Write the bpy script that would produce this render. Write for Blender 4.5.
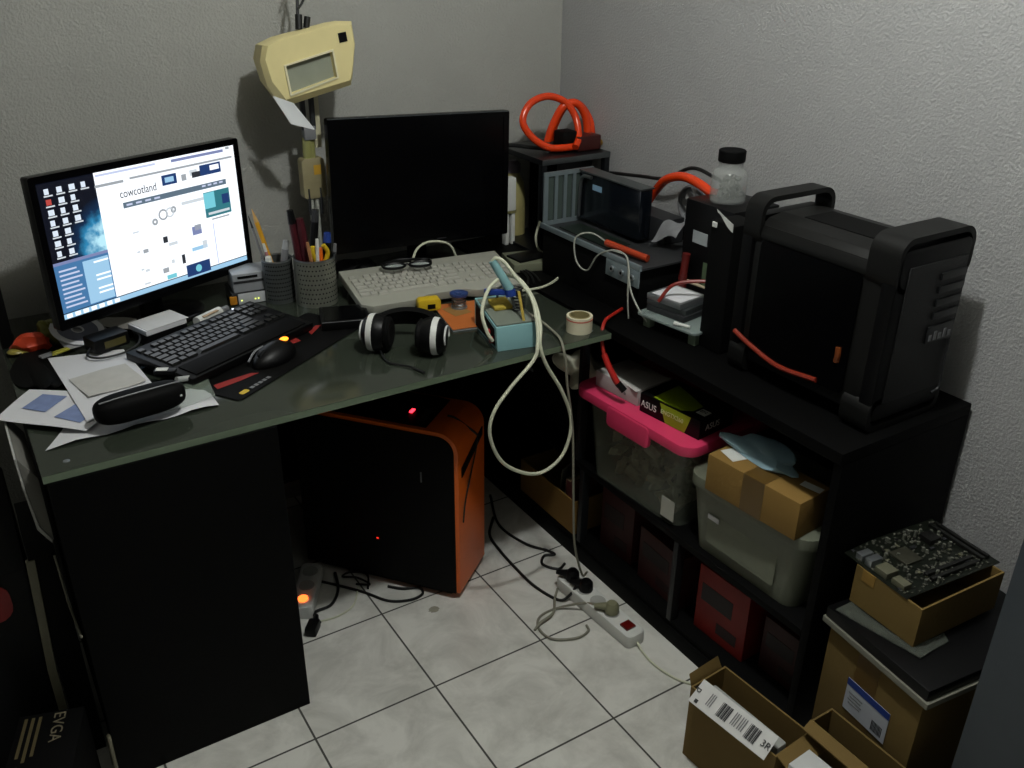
import bpy, bmesh, math, random
from mathutils import Vector, Matrix, Euler
PI = math.pi
sc = bpy.context.scene
for o in list(bpy.data.objects):
    bpy.data.objects.remove(o, do_unlink=True)
C = bpy.context.collection

# ------------------------------------------------------------------ camera, light, exposure
YAW, PITCH, ROLL, FPX = 0.567435, 0.459218, 0.011741, 908.27
CAM = Vector((-0.72188, -1.75476, 1.60190))
cam_d = bpy.data.cameras.new('camera')
cam = bpy.data.objects.new('camera', cam_d)
C.objects.link(cam)
fw = Vector((math.cos(PITCH)*math.sin(YAW), math.cos(PITCH)*math.cos(YAW), -math.sin(PITCH)))
rt = Vector((math.cos(YAW), -math.sin(YAW), 0.0))
up = rt.cross(fw)
r2 = rt*math.cos(ROLL) + up*math.sin(ROLL)
u2 = -rt*math.sin(ROLL) + up*math.cos(ROLL)
M = Matrix((r2, u2, -fw)).transposed().to_4x4()
M.translation = CAM
cam.matrix_world = M
cam_d.sensor_width = 36.0
cam_d.lens = 36.0*FPX/1024.0
cam_d.clip_start = 0.02
sc.camera = cam

world = bpy.data.worlds.new('room_dark')
sc.world = world
world.use_nodes = True
world.node_tree.nodes['Background'].inputs[0].default_value = (0.5, 0.55, 0.6, 1)
world.node_tree.nodes['Background'].inputs[1].default_value = 0.02

def lamp(name, loc, power, col, r):
    l = bpy.data.lights.new(name, 'POINT')
    l.energy = power; l.color = col; l.shadow_soft_size = r
    o = bpy.data.objects.new(name, l); o.location = loc
    C.objects.link(o)
    return o
lamp('ceiling_lamp', (0.10, -0.86, 2.36), 54.0, (0.965, 0.995, 0.975), 0.04)

sc.view_settings.view_transform = 'Standard'
sc.view_settings.look = 'None'
sc.view_settings.exposure = 0.0
sc.view_settings.gamma = 1.0
sc.view_settings.use_curve_mapping = False

# ------------------------------------------------------------------ materials
MATS = {}
def srgb(h):
    h = h.lstrip('#')
    v = [int(h[i:i+2], 16)/255 for i in (0, 2, 4)]
    return tuple((c/12.92 if c <= 0.04045 else ((c+0.055)/1.055)**2.4) for c in v) + (1,)

def mat(name, col, rough=0.5, metal=0.0, noise=0.12, nscale=40.0, bump=0.0, bscale=200.0,
        coat=0.0, alpha=1.0, trans=0.0, emit=None, estr=0.0, spec=0.5):
    if name in MATS: return MATS[name]
    m = bpy.data.materials.new(name); m.use_nodes = True
    nt = m.node_tree; b = nt.nodes['Principled BSDF']
    c = srgb(col) if isinstance(col, str) else col
    b.inputs['Roughness'].default_value = rough
    b.inputs['Metallic'].default_value = metal
    b.inputs['Coat Weight'].default_value = coat
    b.inputs['Specular IOR Level'].default_value = spec
    b.inputs['Alpha'].default_value = alpha
    b.inputs['Transmission Weight'].default_value = trans
    tc = nt.nodes.new('ShaderNodeTexCoord')
    if noise > 0:
        n = nt.nodes.new('ShaderNodeTexNoise'); n.inputs['Scale'].default_value = nscale
        n.inputs['Detail'].default_value = 4
        r = nt.nodes.new('ShaderNodeMapRange')
        r.inputs['To Min'].default_value = 1-noise; r.inputs['To Max'].default_value = 1+noise
        mx = nt.nodes.new('ShaderNodeVectorMath'); mx.operation = 'SCALE'
        mx.inputs[0].default_value = c[:3]
        nt.links.new(tc.outputs['Object'], n.inputs['Vector'])
        nt.links.new(n.outputs['Fac'], r.inputs['Value'])
        nt.links.new(r.outputs['Result'], mx.inputs['Scale'])
        nt.links.new(mx.outputs[0], b.inputs['Base Color'])
    else:
        b.inputs['Base Color'].default_value = c
    if bump > 0:
        n2 = nt.nodes.new('ShaderNodeTexNoise'); n2.inputs['Scale'].default_value = bscale
        n2.inputs['Detail'].default_value = 3
        bp = nt.nodes.new('ShaderNodeBump'); bp.inputs['Strength'].default_value = bump
        bp.inputs['Distance'].default_value = 0.004
        nt.links.new(tc.outputs['Object'], n2.inputs['Vector'])
        nt.links.new(n2.outputs['Fac'], bp.inputs['Height'])
        nt.links.new(bp.outputs['Normal'], b.inputs['Normal'])
    if emit:
        b.inputs['Emission Color'].default_value = srgb(emit)
        b.inputs['Emission Strength'].default_value = estr
    MATS[name] = m
    return m

def glow(name, col, s):
    return mat(name, '#080808', 0.4, noise=0, emit=col, estr=s)

def plaster(name, col):
    m = bpy.data.materials.new(name); m.use_nodes = True
    nt = m.node_tree; b = nt.nodes['Principled BSDF']
    b.inputs['Roughness'].default_value = 0.75
    b.inputs['Specular IOR Level'].default_value = 0.25
    tc = nt.nodes.new('ShaderNodeTexCoord')
    n = nt.nodes.new('ShaderNodeTexNoise'); n.inputs['Scale'].default_value = 165; n.inputs['Detail'].default_value = 3
    n.inputs['Roughness'].default_value = 0.55
    n3 = nt.nodes.new('ShaderNodeTexNoise'); n3.inputs['Scale'].default_value = 6; n3.inputs['Detail'].default_value = 5
    r = nt.nodes.new('ShaderNodeMapRange'); r.inputs['To Min'].default_value = 0.93; r.inputs['To Max'].default_value = 1.05
    mx = nt.nodes.new('ShaderNodeVectorMath'); mx.operation = 'SCALE'; mx.inputs[0].default_value = srgb(col)[:3]
    rr = nt.nodes.new('ShaderNodeMapRange'); rr.inputs['From Min'].default_value = 0.38; rr.inputs['From Max'].default_value = 0.66
    bp = nt.nodes.new('ShaderNodeBump'); bp.inputs['Strength'].default_value = 0.42; bp.inputs['Distance'].default_value = 0.003
    L = nt.links.new
    L(tc.outputs['Object'], n.inputs['Vector']); L(tc.outputs['Object'], n3.inputs['Vector'])
    L(n3.outputs['Fac'], r.inputs['Value']); L(r.outputs['Result'], mx.inputs['Scale']); L(mx.outputs[0], b.inputs['Base Color'])
    L(n.outputs['Fac'], rr.inputs['Value']); L(rr.outputs['Result'], bp.inputs['Height']); L(bp.outputs['Normal'], b.inputs['Normal'])
    return m

def tiles():
    m = bpy.data.materials.new('glazed_floor_tile'); m.use_nodes = True
    nt = m.node_tree; b = nt.nodes['Principled BSDF']; L = nt.links.new
    tc = nt.nodes.new('ShaderNodeTexCoord')
    br = nt.nodes.new('ShaderNodeTexBrick')
    br.offset = 0.0; br.squash = 1.0
    for k, v in (('Scale', 1.0), ('Mortar Size', 0.0026), ('Mortar Smooth', 0.15), ('Bias', 0.0), ('Brick Width', 0.30), ('Row Height', 0.30)):
        br.inputs[k].default_value = v
    n = nt.nodes.new('ShaderNodeTexNoise'); n.inputs['Scale'].default_value = 7; n.inputs['Detail'].default_value = 8; n.inputs['Roughness'].default_value = 0.65
    n.inputs['Distortion'].default_value = 0.6
    cr = nt.nodes.new('ShaderNodeValToRGB')
    cr.color_ramp.elements[0].position = 0.36; cr.color_ramp.elements[0].color = srgb('#bab9b2')
    cr.color_ramp.elements[1].position = 0.6; cr.color_ramp.elements[1].color = srgb('#d6d5ce')
    mix = nt.nodes.new('ShaderNodeMix'); mix.data_type = 'RGBA'
    mix.inputs[7].default_value = srgb('#45443f')
    ro = nt.nodes.new('ShaderNodeMapRange'); ro.inputs['To Min'].default_value = 0.22; ro.inputs['To Max'].default_value = 0.8
    bp = nt.nodes.new('ShaderNodeBump'); bp.invert = True; bp.inputs['Strength'].default_value = 0.5; bp.inputs['Distance'].default_value = 0.002
    L(tc.outputs['Object'], br.inputs['Vector']); L(tc.outputs['Object'], n.inputs['Vector'])
    L(n.outputs['Fac'], cr.inputs['Fac']); L(cr.outputs['Color'], mix.inputs[6]); L(br.outputs['Fac'], mix.inputs[0])
    L(mix.outputs[2], b.inputs['Base Color']); L(br.outputs['Fac'], ro.inputs['Value']); L(ro.outputs['Result'], b.inputs['Roughness'])
    L(br.outputs['Fac'], bp.inputs['Height']); L(bp.outputs['Normal'], b.inputs['Normal'])
    return m

def card(name, col):
    """corrugated cardboard: fine fluting bands and blotches"""
    if name in MATS: return MATS[name]
    m = mat(name, col, 0.8, noise=0.14, nscale=9, bump=0.15, bscale=120, spec=0.2)
    return m

K_black = mat('black_plastic', '#060607', 0.42, noise=0.2, spec=0.22)
K_matt = mat('matt_black', '#050505', 0.7, noise=0.2, spec=0.12)
K_gloss = mat('gloss_black', '#040405', 0.2, noise=0, spec=0.2)
K_lam = mat('black_laminate', '#040404', 0.6, noise=0.25, nscale=60, spec=0.08)
K_dkgrey = mat('dark_grey_plastic', '#232426', 0.5)
K_grey = mat('grey_plastic', '#6f7072', 0.5)
K_silver = mat('brushed_silver', '#a9adb0', 0.32, metal=0.85, bump=0.04, bscale=300)
K_steel = mat('dull_steel', '#6d7273', 0.4, metal=0.9, bump=0.05)
K_white = mat('white_plastic', '#cfd0cb', 0.45, noise=0.05)
K_paper = mat('white_paper', '#cdcdd0', 0.8, noise=0.06, nscale=15, spec=0.1)
K_cream = mat('cream_plastic', '#d6c992', 0.5, noise=0.05)
K_beige = mat('beige_key_plastic', '#a09f95', 0.55, noise=0.05)
K_beiged = mat('beige_case_plastic', '#95958a', 0.55, noise=0.06)
K_cable_w = mat('white_cable_rubber', '#c4c6ae', 0.5, noise=0.06)
K_cable_g = mat('grey_cable_rubber', '#7d7b6c', 0.55, noise=0.06)
K_cable_k = mat('black_cable_rubber', '#0a0a0a', 0.5, noise=0.1)
K_teal = mat('teal_paint', '#7aa3a6', 0.45, noise=0.07)
K_orange = mat('orange_paint', '#dc6416', 0.42, noise=0.06)
K_tube = mat('orange_hose_rubber', '#d63c10', 0.22, noise=0.05, coat=0.3)
K_red = mat('red_plastic', '#b3241f', 0.4)
K_dred = mat('dark_red_print', '#370c0a', 0.6, noise=0.3, nscale=12)
K_pink = mat('pink_plastic', '#d63a63', 0.4, noise=0.06)
K_yellow = mat('yellow_plastic', '#c9a81d', 0.5)
K_blue = mat('blue_plastic', '#1f3a86', 0.4)
K_card = card('brown_cardboard', '#8f7038')
K_card_d = card('dull_brown_cardboard', '#6c5933')
K_tape = mat('brown_parcel_tape', '#5d4722', 0.3, noise=0.1)
K_glass = mat('dark_green_glass', '#2e332b', 0.11, noise=0.15, nscale=5, spec=0.6)
K_glassedge = mat('green_glass_edge', '#62705c', 0.2, noise=0.1)
K_clear = mat('clear_plastic', '#c9d2d0', 0.25, noise=0, alpha=0.35)
K_bin = mat('cloudy_clear_plastic', '#6f7467', 0.35, noise=0.05, alpha=0.34)
K_binl = mat('frosted_grey_plastic', '#6e7262', 0.45, noise=0.06, alpha=0.85)

# ------------------------------------------------------------------ mesh helpers
def nb(): return bmesh.new()

def box(bm, cx, cy, cz, sx, sy, sz, bev=0.0, rot=None, seg=2):
    t = bmesh.new()
    bmesh.ops.create_cube(t, size=1.0)
    for v in t.verts: v.co = Vector((v.co.x*sx, v.co.y*sy, v.co.z*sz))
    if bev > 0:
        bmesh.ops.bevel(t, geom=list(t.edges), offset=min(bev, 0.49*min(sx, sy, sz)), segments=seg, affect='EDGES', profile=0.6)
    if rot is not None:
        R = Euler(rot).to_matrix()
        for v in t.verts: v.co = R @ v.co
    for v in t.verts: v.co += Vector((cx, cy, cz))
    merge(bm, t)
    return bm

def bx(bm, x0, x1, y0, y1, z0, z1, bev=0.0):
    return box(bm, (x0+x1)/2, (y0+y1)/2, (z0+z1)/2, abs(x1-x0), abs(y1-y0), abs(z1-z0), bev)

def merge(bm, t):
    me = bpy.data.meshes.new('tmp'); t.to_mesh(me); t.free()
    bm.from_mesh(me); bpy.data.meshes.remove(me)

def xform(bm, loc=(0, 0, 0), rot=(0, 0, 0)):
    R = Euler(rot).to_matrix().to_4x4(); R.translation = Vector(loc)
    bmesh.ops.transform(bm, matrix=R, verts=list(bm.verts))
    return bm

def cone(bm, p0, p1, r0, r1, seg=16, caps=True):
    p0, p1 = Vector(p0), Vector(p1)
    d = (p1-p0); q = d.normalized().to_track_quat('Z', 'Y')
    a = []; b = []
    for i in range(seg):
        t = 2*PI*i/seg
        o = Vector((math.cos(t), math.sin(t), 0))
        a.append(bm.verts.new(p0 + q @ (o*r0))); b.append(bm.verts.new(p1 + q @ (o*r1)))
    for i in range(seg):
        j = (i+1) % seg
        bm.faces.new((a[i], a[j], b[j], b[i]))
    if caps:
        bm.faces.new(list(reversed(a))); bm.faces.new(b)
    return bm

def cyl(bm, p0, p1, r, seg=16): return cone(bm, p0, p1, r, r, seg)

def lathe(bm, prof, cx=0, cy=0, cz=0, seg=28):
    rings = []
    for r, z in prof:
        if r < 1e-6: rings.append([bm.verts.new((cx, cy, cz+z))])
        else: rings.append([bm.verts.new((cx+r*math.cos(2*PI*i/seg), cy+r*math.sin(2*PI*i/seg), cz+z)) for i in range(seg)])
    for a, b in zip(rings, rings[1:]):
        for i in range(seg):
            j = (i+1) % seg
            if len(a) == 1 and len(b) == 1: continue
            if len(a) == 1: bm.faces.new((a[0], b[j], b[i]))
            elif len(b) == 1: bm.faces.new((a[i], a[j], b[0]))
            else: bm.faces.new((a[i], a[j], b[j], b[i]))
    return bm

def smooth_pts(pts, n=8, closed=False):
    P = [Vector(p) for p in pts]; out = []
    N = len(P)
    rng = range(N if closed else N-1)
    for i in rng:
        if closed: p0, p1, p2, p3 = P[(i-1) % N], P[i], P[(i+1) % N], P[(i+2) % N]
        else:
            p1, p2 = P[i], P[i+1]
            p0 = P[i-1] if i > 0 else p1*2-p2
            p3 = P[i+2] if i+2 < N else p2*2-p1
        for k in range(n):
            t = k/n
            out.append(0.5*((2*p1)+(-p0+p2)*t+(2*p0-5*p1+4*p2-p3)*t*t+(-p0+3*p1-3*p2+p3)*t**3))
    if not closed: out.append(P[-1])
    return out

def tube(bm, pts, r, seg=8, n=8, closed=False, raw=False):
    P = [Vector(p) for p in pts] if raw else smooth_pts(pts, n, closed)
    N = len(P); rings = []
    nrm = None
    for i in range(N):
        if closed: d = (P[(i+1) % N]-P[i-1])
        else: d = P[min(i+1, N-1)]-P[max(i-1, 0)]
        if d.length < 1e-9: d = Vector((0, 0, 1))
        d.normalize()
        if nrm is None:
            nrm = d.orthogonal().normalized()
        else:
            nrm = (nrm - d*nrm.dot(d))
            if nrm.length < 1e-6: nrm = d.orthogonal()
            nrm.normalize()
        b = d.cross(nrm)
        rr = r[i*len(r)//N] if isinstance(r, (list, tuple)) else r
        rings.append([bm.verts.new(P[i]+(nrm*math.cos(2*PI*k/seg)+b*math.sin(2*PI*k/seg))*rr) for k in range(seg)])
    for i in range(N if closed else N-1):
        a, b = rings[i], rings[(i+1) % N]
        for k in range(seg):
            j = (k+1) % seg
            bm.faces.new((a[k], a[j], b[j], b[k]))
    if not closed:
        bm.faces.new(list(reversed(rings[0]))); bm.faces.new(rings[-1])
    return bm

def prism(bm, poly, h, origin=(0, 0, 0), ex=(1, 0, 0), ey=(0, 1, 0), bev=0.0, holes=None):
    """extrude the polygon (in the ex/ey plane) by h along ex x ey"""
    t = bmesh.new()
    o, ex, ey = Vector(origin), Vector(ex).normalized(), Vector(ey).normalized()
    ez = ex.cross(ey)
    a = [t.verts.new(o+ex*x+ey*y) for x, y in poly]
    b = [t.verts.new(o+ex*x+ey*y+ez*h) for x, y in poly]
    n = len(poly)
    t.faces.new(list(reversed(a))); t.faces.new(b)
    for i in range(n):
        j = (i+1) % n
        t.faces.new((a[i], a[j], b[j], b[i]))
    bmesh.ops.recalc_face_normals(t, faces=list(t.faces))
    if bev > 0:
        bmesh.ops.bevel(t, geom=list(t.edges), offset=bev, segments=2, affect='EDGES', profile=0.6)
    merge(bm, t)
    return bm

def rrect(w, h, r, n=5, cx=0, cy=0):
    pts = []
    for sx, sy, a0 in ((1, 1, 0), (-1, 1, 90), (-1, -1, 180), (1, -1, 270)):
        for k in range(n+1):
            a = math.radians(a0+90*k/n)
            pts.append((cx+sx*(w/2-r)+r*math.cos(a), cy+sy*(h/2-r)+r*math.sin(a)))
    return pts

def ring_prism(bm, outer, inner, h, origin, ex, ey):
    """frame between two outlines with the same number of points"""
    o, ex, ey = Vector(origin), Vector(ex).normalized(), Vector(ey).normalized()
    ez = ex.cross(ey); n = len(outer)
    f = lambda p, z: bm.verts.new(o+ex*p[0]+ey*p[1]+ez*z)
    A = [f(p, 0) for p in outer]; B = [f(p, h) for p in outer]
    Ci = [f(p, 0) for p in inner]; D = [f(p, h) for p in inner]
    for i in range(n):
        j = (i+1) % n
        bm.faces.new((A[i], A[j], B[j], B[i])); bm.faces.new((Ci[j], Ci[i], D[i], D[j]))
        bm.faces.new((B[i], B[j], D[j], D[i])); bm.faces.new((A[j], A[i], Ci[i], Ci[j]))
    return bm

def sheet(bm, corners, nx=10, ny=10, thick=0.0006, amp=0.0, seed=0, curl=None):
    """a sheet of paper through four corners with gentle waves, closed with a thickness"""
    rnd = random.Random(seed); ph = [rnd.uniform(0, 6) for _ in range(4)]
    c = [Vector(p) for p in corners]
    def P(u, v):
        p = c[0]*(1-u)*(1-v)+c[1]*u*(1-v)+c[2]*u*v+c[3]*(1-u)*v
        z = amp*(0.5+0.5*math.sin(5*u+ph[0])*math.sin(4*v+ph[1]))
        if curl: z += curl(u, v)
        return p+Vector((0, 0, z))
    top = [[bm.verts.new(P(i/nx, j/ny)+Vector((0, 0, thick))) for j in range(ny+1)] for i in range(nx+1)]
    bot = [[bm.verts.new(P(i/nx, j/ny)) for j in range(ny+1)] for i in range(nx+1)]
    for i in range(nx):
        for j in range(ny):
            bm.faces.new((top[i][j], top[i+1][j], top[i+1][j+1], top[i][j+1]))
            bm.faces.new((bot[i][j], bot[i][j+1], bot[i+1][j+1], bot[i+1][j]))
    for i in range(nx):
        bm.faces.new((bot[i][0], bot[i+1][0], top[i+1][0], top[i][0]))
        bm.faces.new((bot[i+1][ny], bot[i][ny], top[i][ny], top[i+1][ny]))
    for j in range(ny):
        bm.faces.new((bot[0][j+1], bot[0][j], top[0][j], top[0][j+1]))
        bm.faces.new((bot[nx][j], bot[nx][j+1], top[nx][j+1], top[nx][j]))
    return bm

def obj(name, bm, m, parent=None, loc=(0, 0, 0), rot=(0, 0, 0), sharp=0.7, flat=False, label=None):
    bmesh.ops.recalc_face_normals(bm, faces=list(bm.faces))
    me = bpy.data.meshes.new(name); bm.to_mesh(me); bm.free()
    if m: me.materials.append(m)
    if not flat:
        for p in me.polygons: p.use_smooth = True
        me.set_sharp_from_angle(angle=sharp)
    o = bpy.data.objects.new(name, me); C.objects.link(o)
    o.location = loc; o.rotation_euler = rot
    if parent: o.parent = parent
    if label: o['label'] = label
    return o

def tag(o, label, cat, group=None):
    o['label'] = label; o['category'] = cat
    if group: o['group'] = group
    return o

def thing(name, label, cat, loc=(0, 0, 0), rot=(0, 0, 0), group=None):
    o = bpy.data.objects.new(name, None); C.objects.link(o)
    if not isinstance(rot, (tuple, list)): rot = (0, 0, rot)
    o.location = loc; o.rotation_euler = rot; o.empty_display_size = 0.05
    return tag(o, label, cat, group)

def struct(name, bm, m, parent=None):
    o = obj(name, bm, m, parent)
    if not parent: o['kind'] = 'structure'
    return o

def single(name, bm, m, label, cat, loc=None, group=None, **k):
    """a thing that is one mesh; vertices given in world space, origin moved to its base"""
    if loc is None:
        xs = [v.co for v in bm.verts]
        loc = Vector((sum(v.x for v in xs)/len(xs), sum(v.y for v in xs)/len(xs), min(v.z for v in xs)))
        bmesh.ops.translate(bm, vec=-loc, verts=list(bm.verts))
    return tag(obj(name, bm, m, None, loc, **k), label, cat, group)

def text(name, body, size, m, parent, origin, ex, ey, ext=0.0004, align='LEFT', label=None, sx=1.0):
    cu = bpy.data.curves.new('tmp_text', 'FONT'); cu.body = body; cu.size = size; cu.extrude = ext
    cu.align_x = align; cu.align_y = 'BOTTOM'
    t = bpy.data.objects.new('tmp_text', cu); C.objects.link(t)
    dg = bpy.context.evaluated_depsgraph_get()
    me = bpy.data.meshes.new_from_object(t.evaluated_get(dg))
    bpy.data.objects.remove(t, do_unlink=True); bpy.data.curves.remove(cu)
    ex, ey = Vector(ex).normalized(), Vector(ey).normalized()
    mm = Matrix((ex*sx, ey, ex.cross(ey))).transposed().to_4x4(); mm.translation = Vector(origin)
    me.transform(mm); me.materials.clear(); me.materials.append(m); me.name = name
    o = bpy.data.objects.new(name, me); C.objects.link(o)
    if parent: o.parent = parent
    if label: o['label'] = label
    return o

# ------------------------------------------------------------------ the room
YW, XW, ZC = 0.65, 0.975, 2.5
XL, YF = -2.4, -3.2
K_wall = plaster('textured_wallpaper', '#9d9d97')
K_wallr = plaster('textured_wallpaper_right', '#a2a2a1')
struct('floor', bx(nb(), XL-.1, XW+.1, YF-.1, YW+.1, -0.1, 0), tiles())
struct('wall_back', bx(nb(), XL-.1, XW+.1, YW, YW+.1, 0, ZC), K_wall)
struct('wall_right', bx(nb(), XW, XW+.1, YF, YW, 0, ZC), K_wallr)
struct('wall_left', bx(nb(), XL-.1, XL, YF, YW, 0, ZC), K_wall)
struct('wall_front', bx(nb(), XL-.1, XW+.1, YF-.1, YF, 0, ZC), K_wall)
struct('ceiling', bx(nb(), XL-.1, XW+.1, YF-.1, YW+.1, ZC, ZC+.1), mat('ceiling_paint', '#b5b2aa', 0.8, noise=0.03))

DZ = 0.75     # desk top
SZ = 0.75     # shelf top

# ------------------------------------------------------------------ glass desk
desk = thing('glass_desk', 'long dark green glass desk on a black pedestal along the back wall', 'desk', (0, 0, 0))
g = nb(); bx(g, -0.69, 0.555, -0.19, 0.63, DZ-0.015, DZ, 0.001)
gt = obj('glass_top', g, K_glass, desk)
e = nb(); bx(e, -0.69, 0.555, -0.1915, -0.1903, DZ-0.0147, DZ-0.001)
obj('polished_edge', e, K_glassedge, gt)
p = nb(); bx(p, -0.685, -0.272, -0.196, 0.60, 0.0, DZ-0.0155, 0.002)
obj('pedestal', p, K_lam, desk)
p = nb(); bx(p, -0.28, 0.52, 0.585, 0.60, 0.10, DZ-0.0155)
obj('modesty_panel', p, K_lam, desk)
p = nb(); bx(p, 0.50, 0.54, 0.50, 0.60, 0.0, DZ-0.0155, 0.002)
obj('leg', p, K_lam, desk)
for sx in (-0.645, 0.52):
    s = nb(); lathe(s, [(0, 0), (0.006, 0), (0.006, 0.0010), (0.004, 0.0018), (0, 0.0018)], sx, -0.155, DZ, 18)
    obj('steel_stud', s, K_silver, desk)

# ------------------------------------------------------------------ black shelf unit along the right wall
shelf = thing('shelf_unit', 'low black open shelf unit along the right wall carrying the black computer case', 'shelf', (0.77, -0.12, 0))
def sh(name, x0, x1, y0, y1, z0, z1, m=K_lam):
    b = nb(); bx(b, x0-0.77, x1-0.77, y0+0.12, y1+0.12, z0, z1, 0.0015)
    return obj(name, b, m, shelf)
sh('top_board', 0.57, 0.965, -0.865, 0.63, SZ-0.025, SZ)
sh('middle_board', 0.575, 0.965, -0.845, 0.60, 0.300, 0.318)
sh('bottom_board', 0.58, 0.965, -0.845, 0.60, 0.045, 0.062)
sh('plinth', 0.575, 0.590, -0.845, 0.60, 0.0, 0.045)
sh('end_panel', 0.575, 0.965, -0.865, -0.846, 0.0, SZ-0.0255)
sh('end_panel', 0.575, 0.965, 0.601, 0.62, 0.0, SZ-0.0255)
sh('back_panel', 0.955, 0.968, -0.845, 0.60, 0.05, SZ-0.0255)
K_post = mat('blue_black_metal', '#070a0d', 0.5)
sh('post', 0.575, 0.60, -0.086, -0.070, 0.062, 0.2995, K_post)
sh('post', 0.575, 0.60, -0.058, -0.044, 0.3185, SZ-0.0255, K_post)
sh('post', 0.575, 0.60, -0.470, -0.454, 0.062, 0.2995, K_post)

# ------------------------------------------------------------------ monitors
def monitor(name, label, w, h, center, yaw, tilt, roll, bez, bottom, lit, stand_dx=0.0, base_z=DZ):
    root = thing(name, label, 'monitor', (center[0]-0.0, center[1], base_z), (0, 0, yaw))
    dz = center[2]-base_z
    rot = (tilt, roll, 0)
    def place(bm): return xform(bm, (0, 0, dz), rot)
    f = nb(); prism(f, rrect(w, h, 0.006), 0.022, (0, 0.022, 0), (1, 0, 0), (0, 0, 1), 0.0015)
    ou = rrect(w, h, 0.006); ww, hh = w-2*bez, h-bez-bottom
    inn = rrect(ww, hh, 0.001, cy=(bottom-bez)/2)
    ring_prism(f, ou, inn, 0.004, (0, 0.0005, 0), (1, 0, 0), (0, 0, 1))
    fr = obj('frame', place(f), K_gloss, root)
    s = nb(); box(s, 0, -0.0004, (bottom-bez)/2, ww, 0.001, hh)
    scr = obj('screen', place(s), K_gloss, root)
    bk = nb(); prism(bk, rrect(w*0.72, h*0.7, 0.02), 0.028, (0, 0.050, 0), (1, 0, 0), (0, 0, 1), 0.008)
    obj('back_cover', place(bk), K_black, root)
    nk = nb(); box(nk, stand_dx, 0.062, (dz-0.05)/2+0.01, 0.055, 0.022, dz-0.05+0.02+0.06, 0.006)
    obj('neck', nk, K_black, root)
    bs = nb()
    lathe(bs, [(0, 0), (0.118, 0), (0.120, 0.005), (0.112, 0.011), (0.05, 0.016), (0, 0.017)], 0, 0, 0, 40)
    for v in bs.verts: v.co.y *= 0.72; v.co.x = v.co.x*1.05+stand_dx; v.co.y += 0.045
    obj('base', bs, K_gloss, root)
    return root, scr, place, ww, hh, (bottom-bez)/2

m1, scr, plc, sw, shh, soff = monitor('lit_monitor', 'switched on widescreen monitor showing a white web page on the left of the desk', 0.55, 0.33,
                                  (-0.328, 0.412, 0.985), 0.443, -0.02, 0.014, 0.015, 0.022, True)
def scr_mat(): 
    m = bpy.data.materials.new('screen_wallpaper_glow'); m.use_nodes = True
    nt = m.node_tree; b = nt.nodes['Principled BSDF']; L = nt.links.new
    b.inputs['Base Color'].default_value = (0.01, 0.01, 0.012, 1); b.inputs['Roughness'].default_value = 0.25
    tc = nt.nodes.new('ShaderNodeTexCoord')
    n = nt.nodes.new('ShaderNodeTexNoise'); n.inputs['Scale'].default_value = 38; n.inputs['Detail'].default_value = 6
    d = nt.nodes.new('ShaderNodeVectorMath'); d.operation = 'DISTANCE'; d.inputs[1].default_value = (-0.105, 0, 0.225)
    mr = nt.nodes.new('ShaderNodeMapRange'); mr.inputs['From Min'].default_value = 0.02; mr.inputs['From Max'].default_value = 0.115
    mr.inputs['To Min'].default_value = 1.0; mr.inputs['To Max'].default_value = 0.0
    mu = nt.nodes.new('ShaderNodeMath'); mu.operation = 'MULTIPLY'
    cr = nt.nodes.new('ShaderNodeValToRGB'); e = cr.color_ramp.elements
    e[0].position = 0.0; e[0].color = srgb('#060a18'); e[1].position = 0.75; e[1].color = srgb('#bff0ff')
    a = e.new(0.22); a.color = srgb('#0e2a4a'); a = e.new(0.45); a.color = srgb('#2d86b4')
    L(tc.outputs['Object'], n.inputs['Vector']); L(tc.outputs['Object'], d.inputs[0]); L(d.outputs['Value'], mr.inputs['Value'])
    L(mr.outputs['Result'], mu.inputs[0]); L(n.outputs['Fac'], mu.inputs[1]); mu.inputs[1].default_value = 1
    m2 = nt.nodes.new('ShaderNodeMath'); m2.operation = 'MULTIPLY'; m2.inputs[1].default_value = 1.9
    L(mu.outputs[0], m2.inputs[0]); L(m2.outputs[0], cr.inputs['Fac'])
    L(cr.outputs['Color'], b.inputs['Emission Color']); b.inputs['Emission Strength'].default_value = 1.0
    return m
scr.data.materials[0] = scr_mat()
LAY = [0]
def uv(u, v):
    u = u if u < 0.29 else 1-(1-u)*1.055
    return (-sw/2+u*sw, soff+shh/2-v*shh)
def scr_rect(name, u0, u1, v0, v1, m, lay=1, parent=scr):
    x0, z1 = uv(u0, v0); x1, z0 = uv(u1, v1)
    b = nb(); bx(b, x0, x1, -0.0009-0.0002*lay-0.0002, -0.0009-0.0002*lay, z0, z1)
    return obj(name, plc(b), m, parent, flat=True)
E_white = glow('screen_white', '#f4f9ff', 1.25)
E_icon = glow('screen_icon_white', '#e6f2ff', 0.95)
E_pale = glow('screen_pale_lavender', '#c9d2ee', 1.0)
E_lav = glow('screen_lavender', '#8d98c8', 0.8)
E_nav = glow('screen_slate', '#6f8496', 0.75)
E_grey = glow('screen_grey', '#aab0b6', 0.9)
E_lgrey = glow('screen_light_grey', '#d4dce2', 1.0)
E_dark = glow('screen_dark', '#3a3e46', 0.7)
E_sky = glow('screen_sky_blue', '#4f86bb', 0.8)
E_sky2 = glow('screen_light_blue', '#a4d2f2', 0.95)
E_navy = glow('screen_navy', '#2a4a86', 0.7)
E_cyan = glow('screen_cyan', '#7fd8e8', 0.9)
E_teal = glow('screen_teal', '#3f8f9c', 0.7)
E_red = glow('screen_red', '#d05048', 0.8)
page = scr_rect('browser_page', 0.255, 1.0, 0.0, 0.955, E_white, 1)
scr_rect('browser_tab_strip', 0.30, 0.58, 0.018, 0.034, E_pale, 2)
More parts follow.
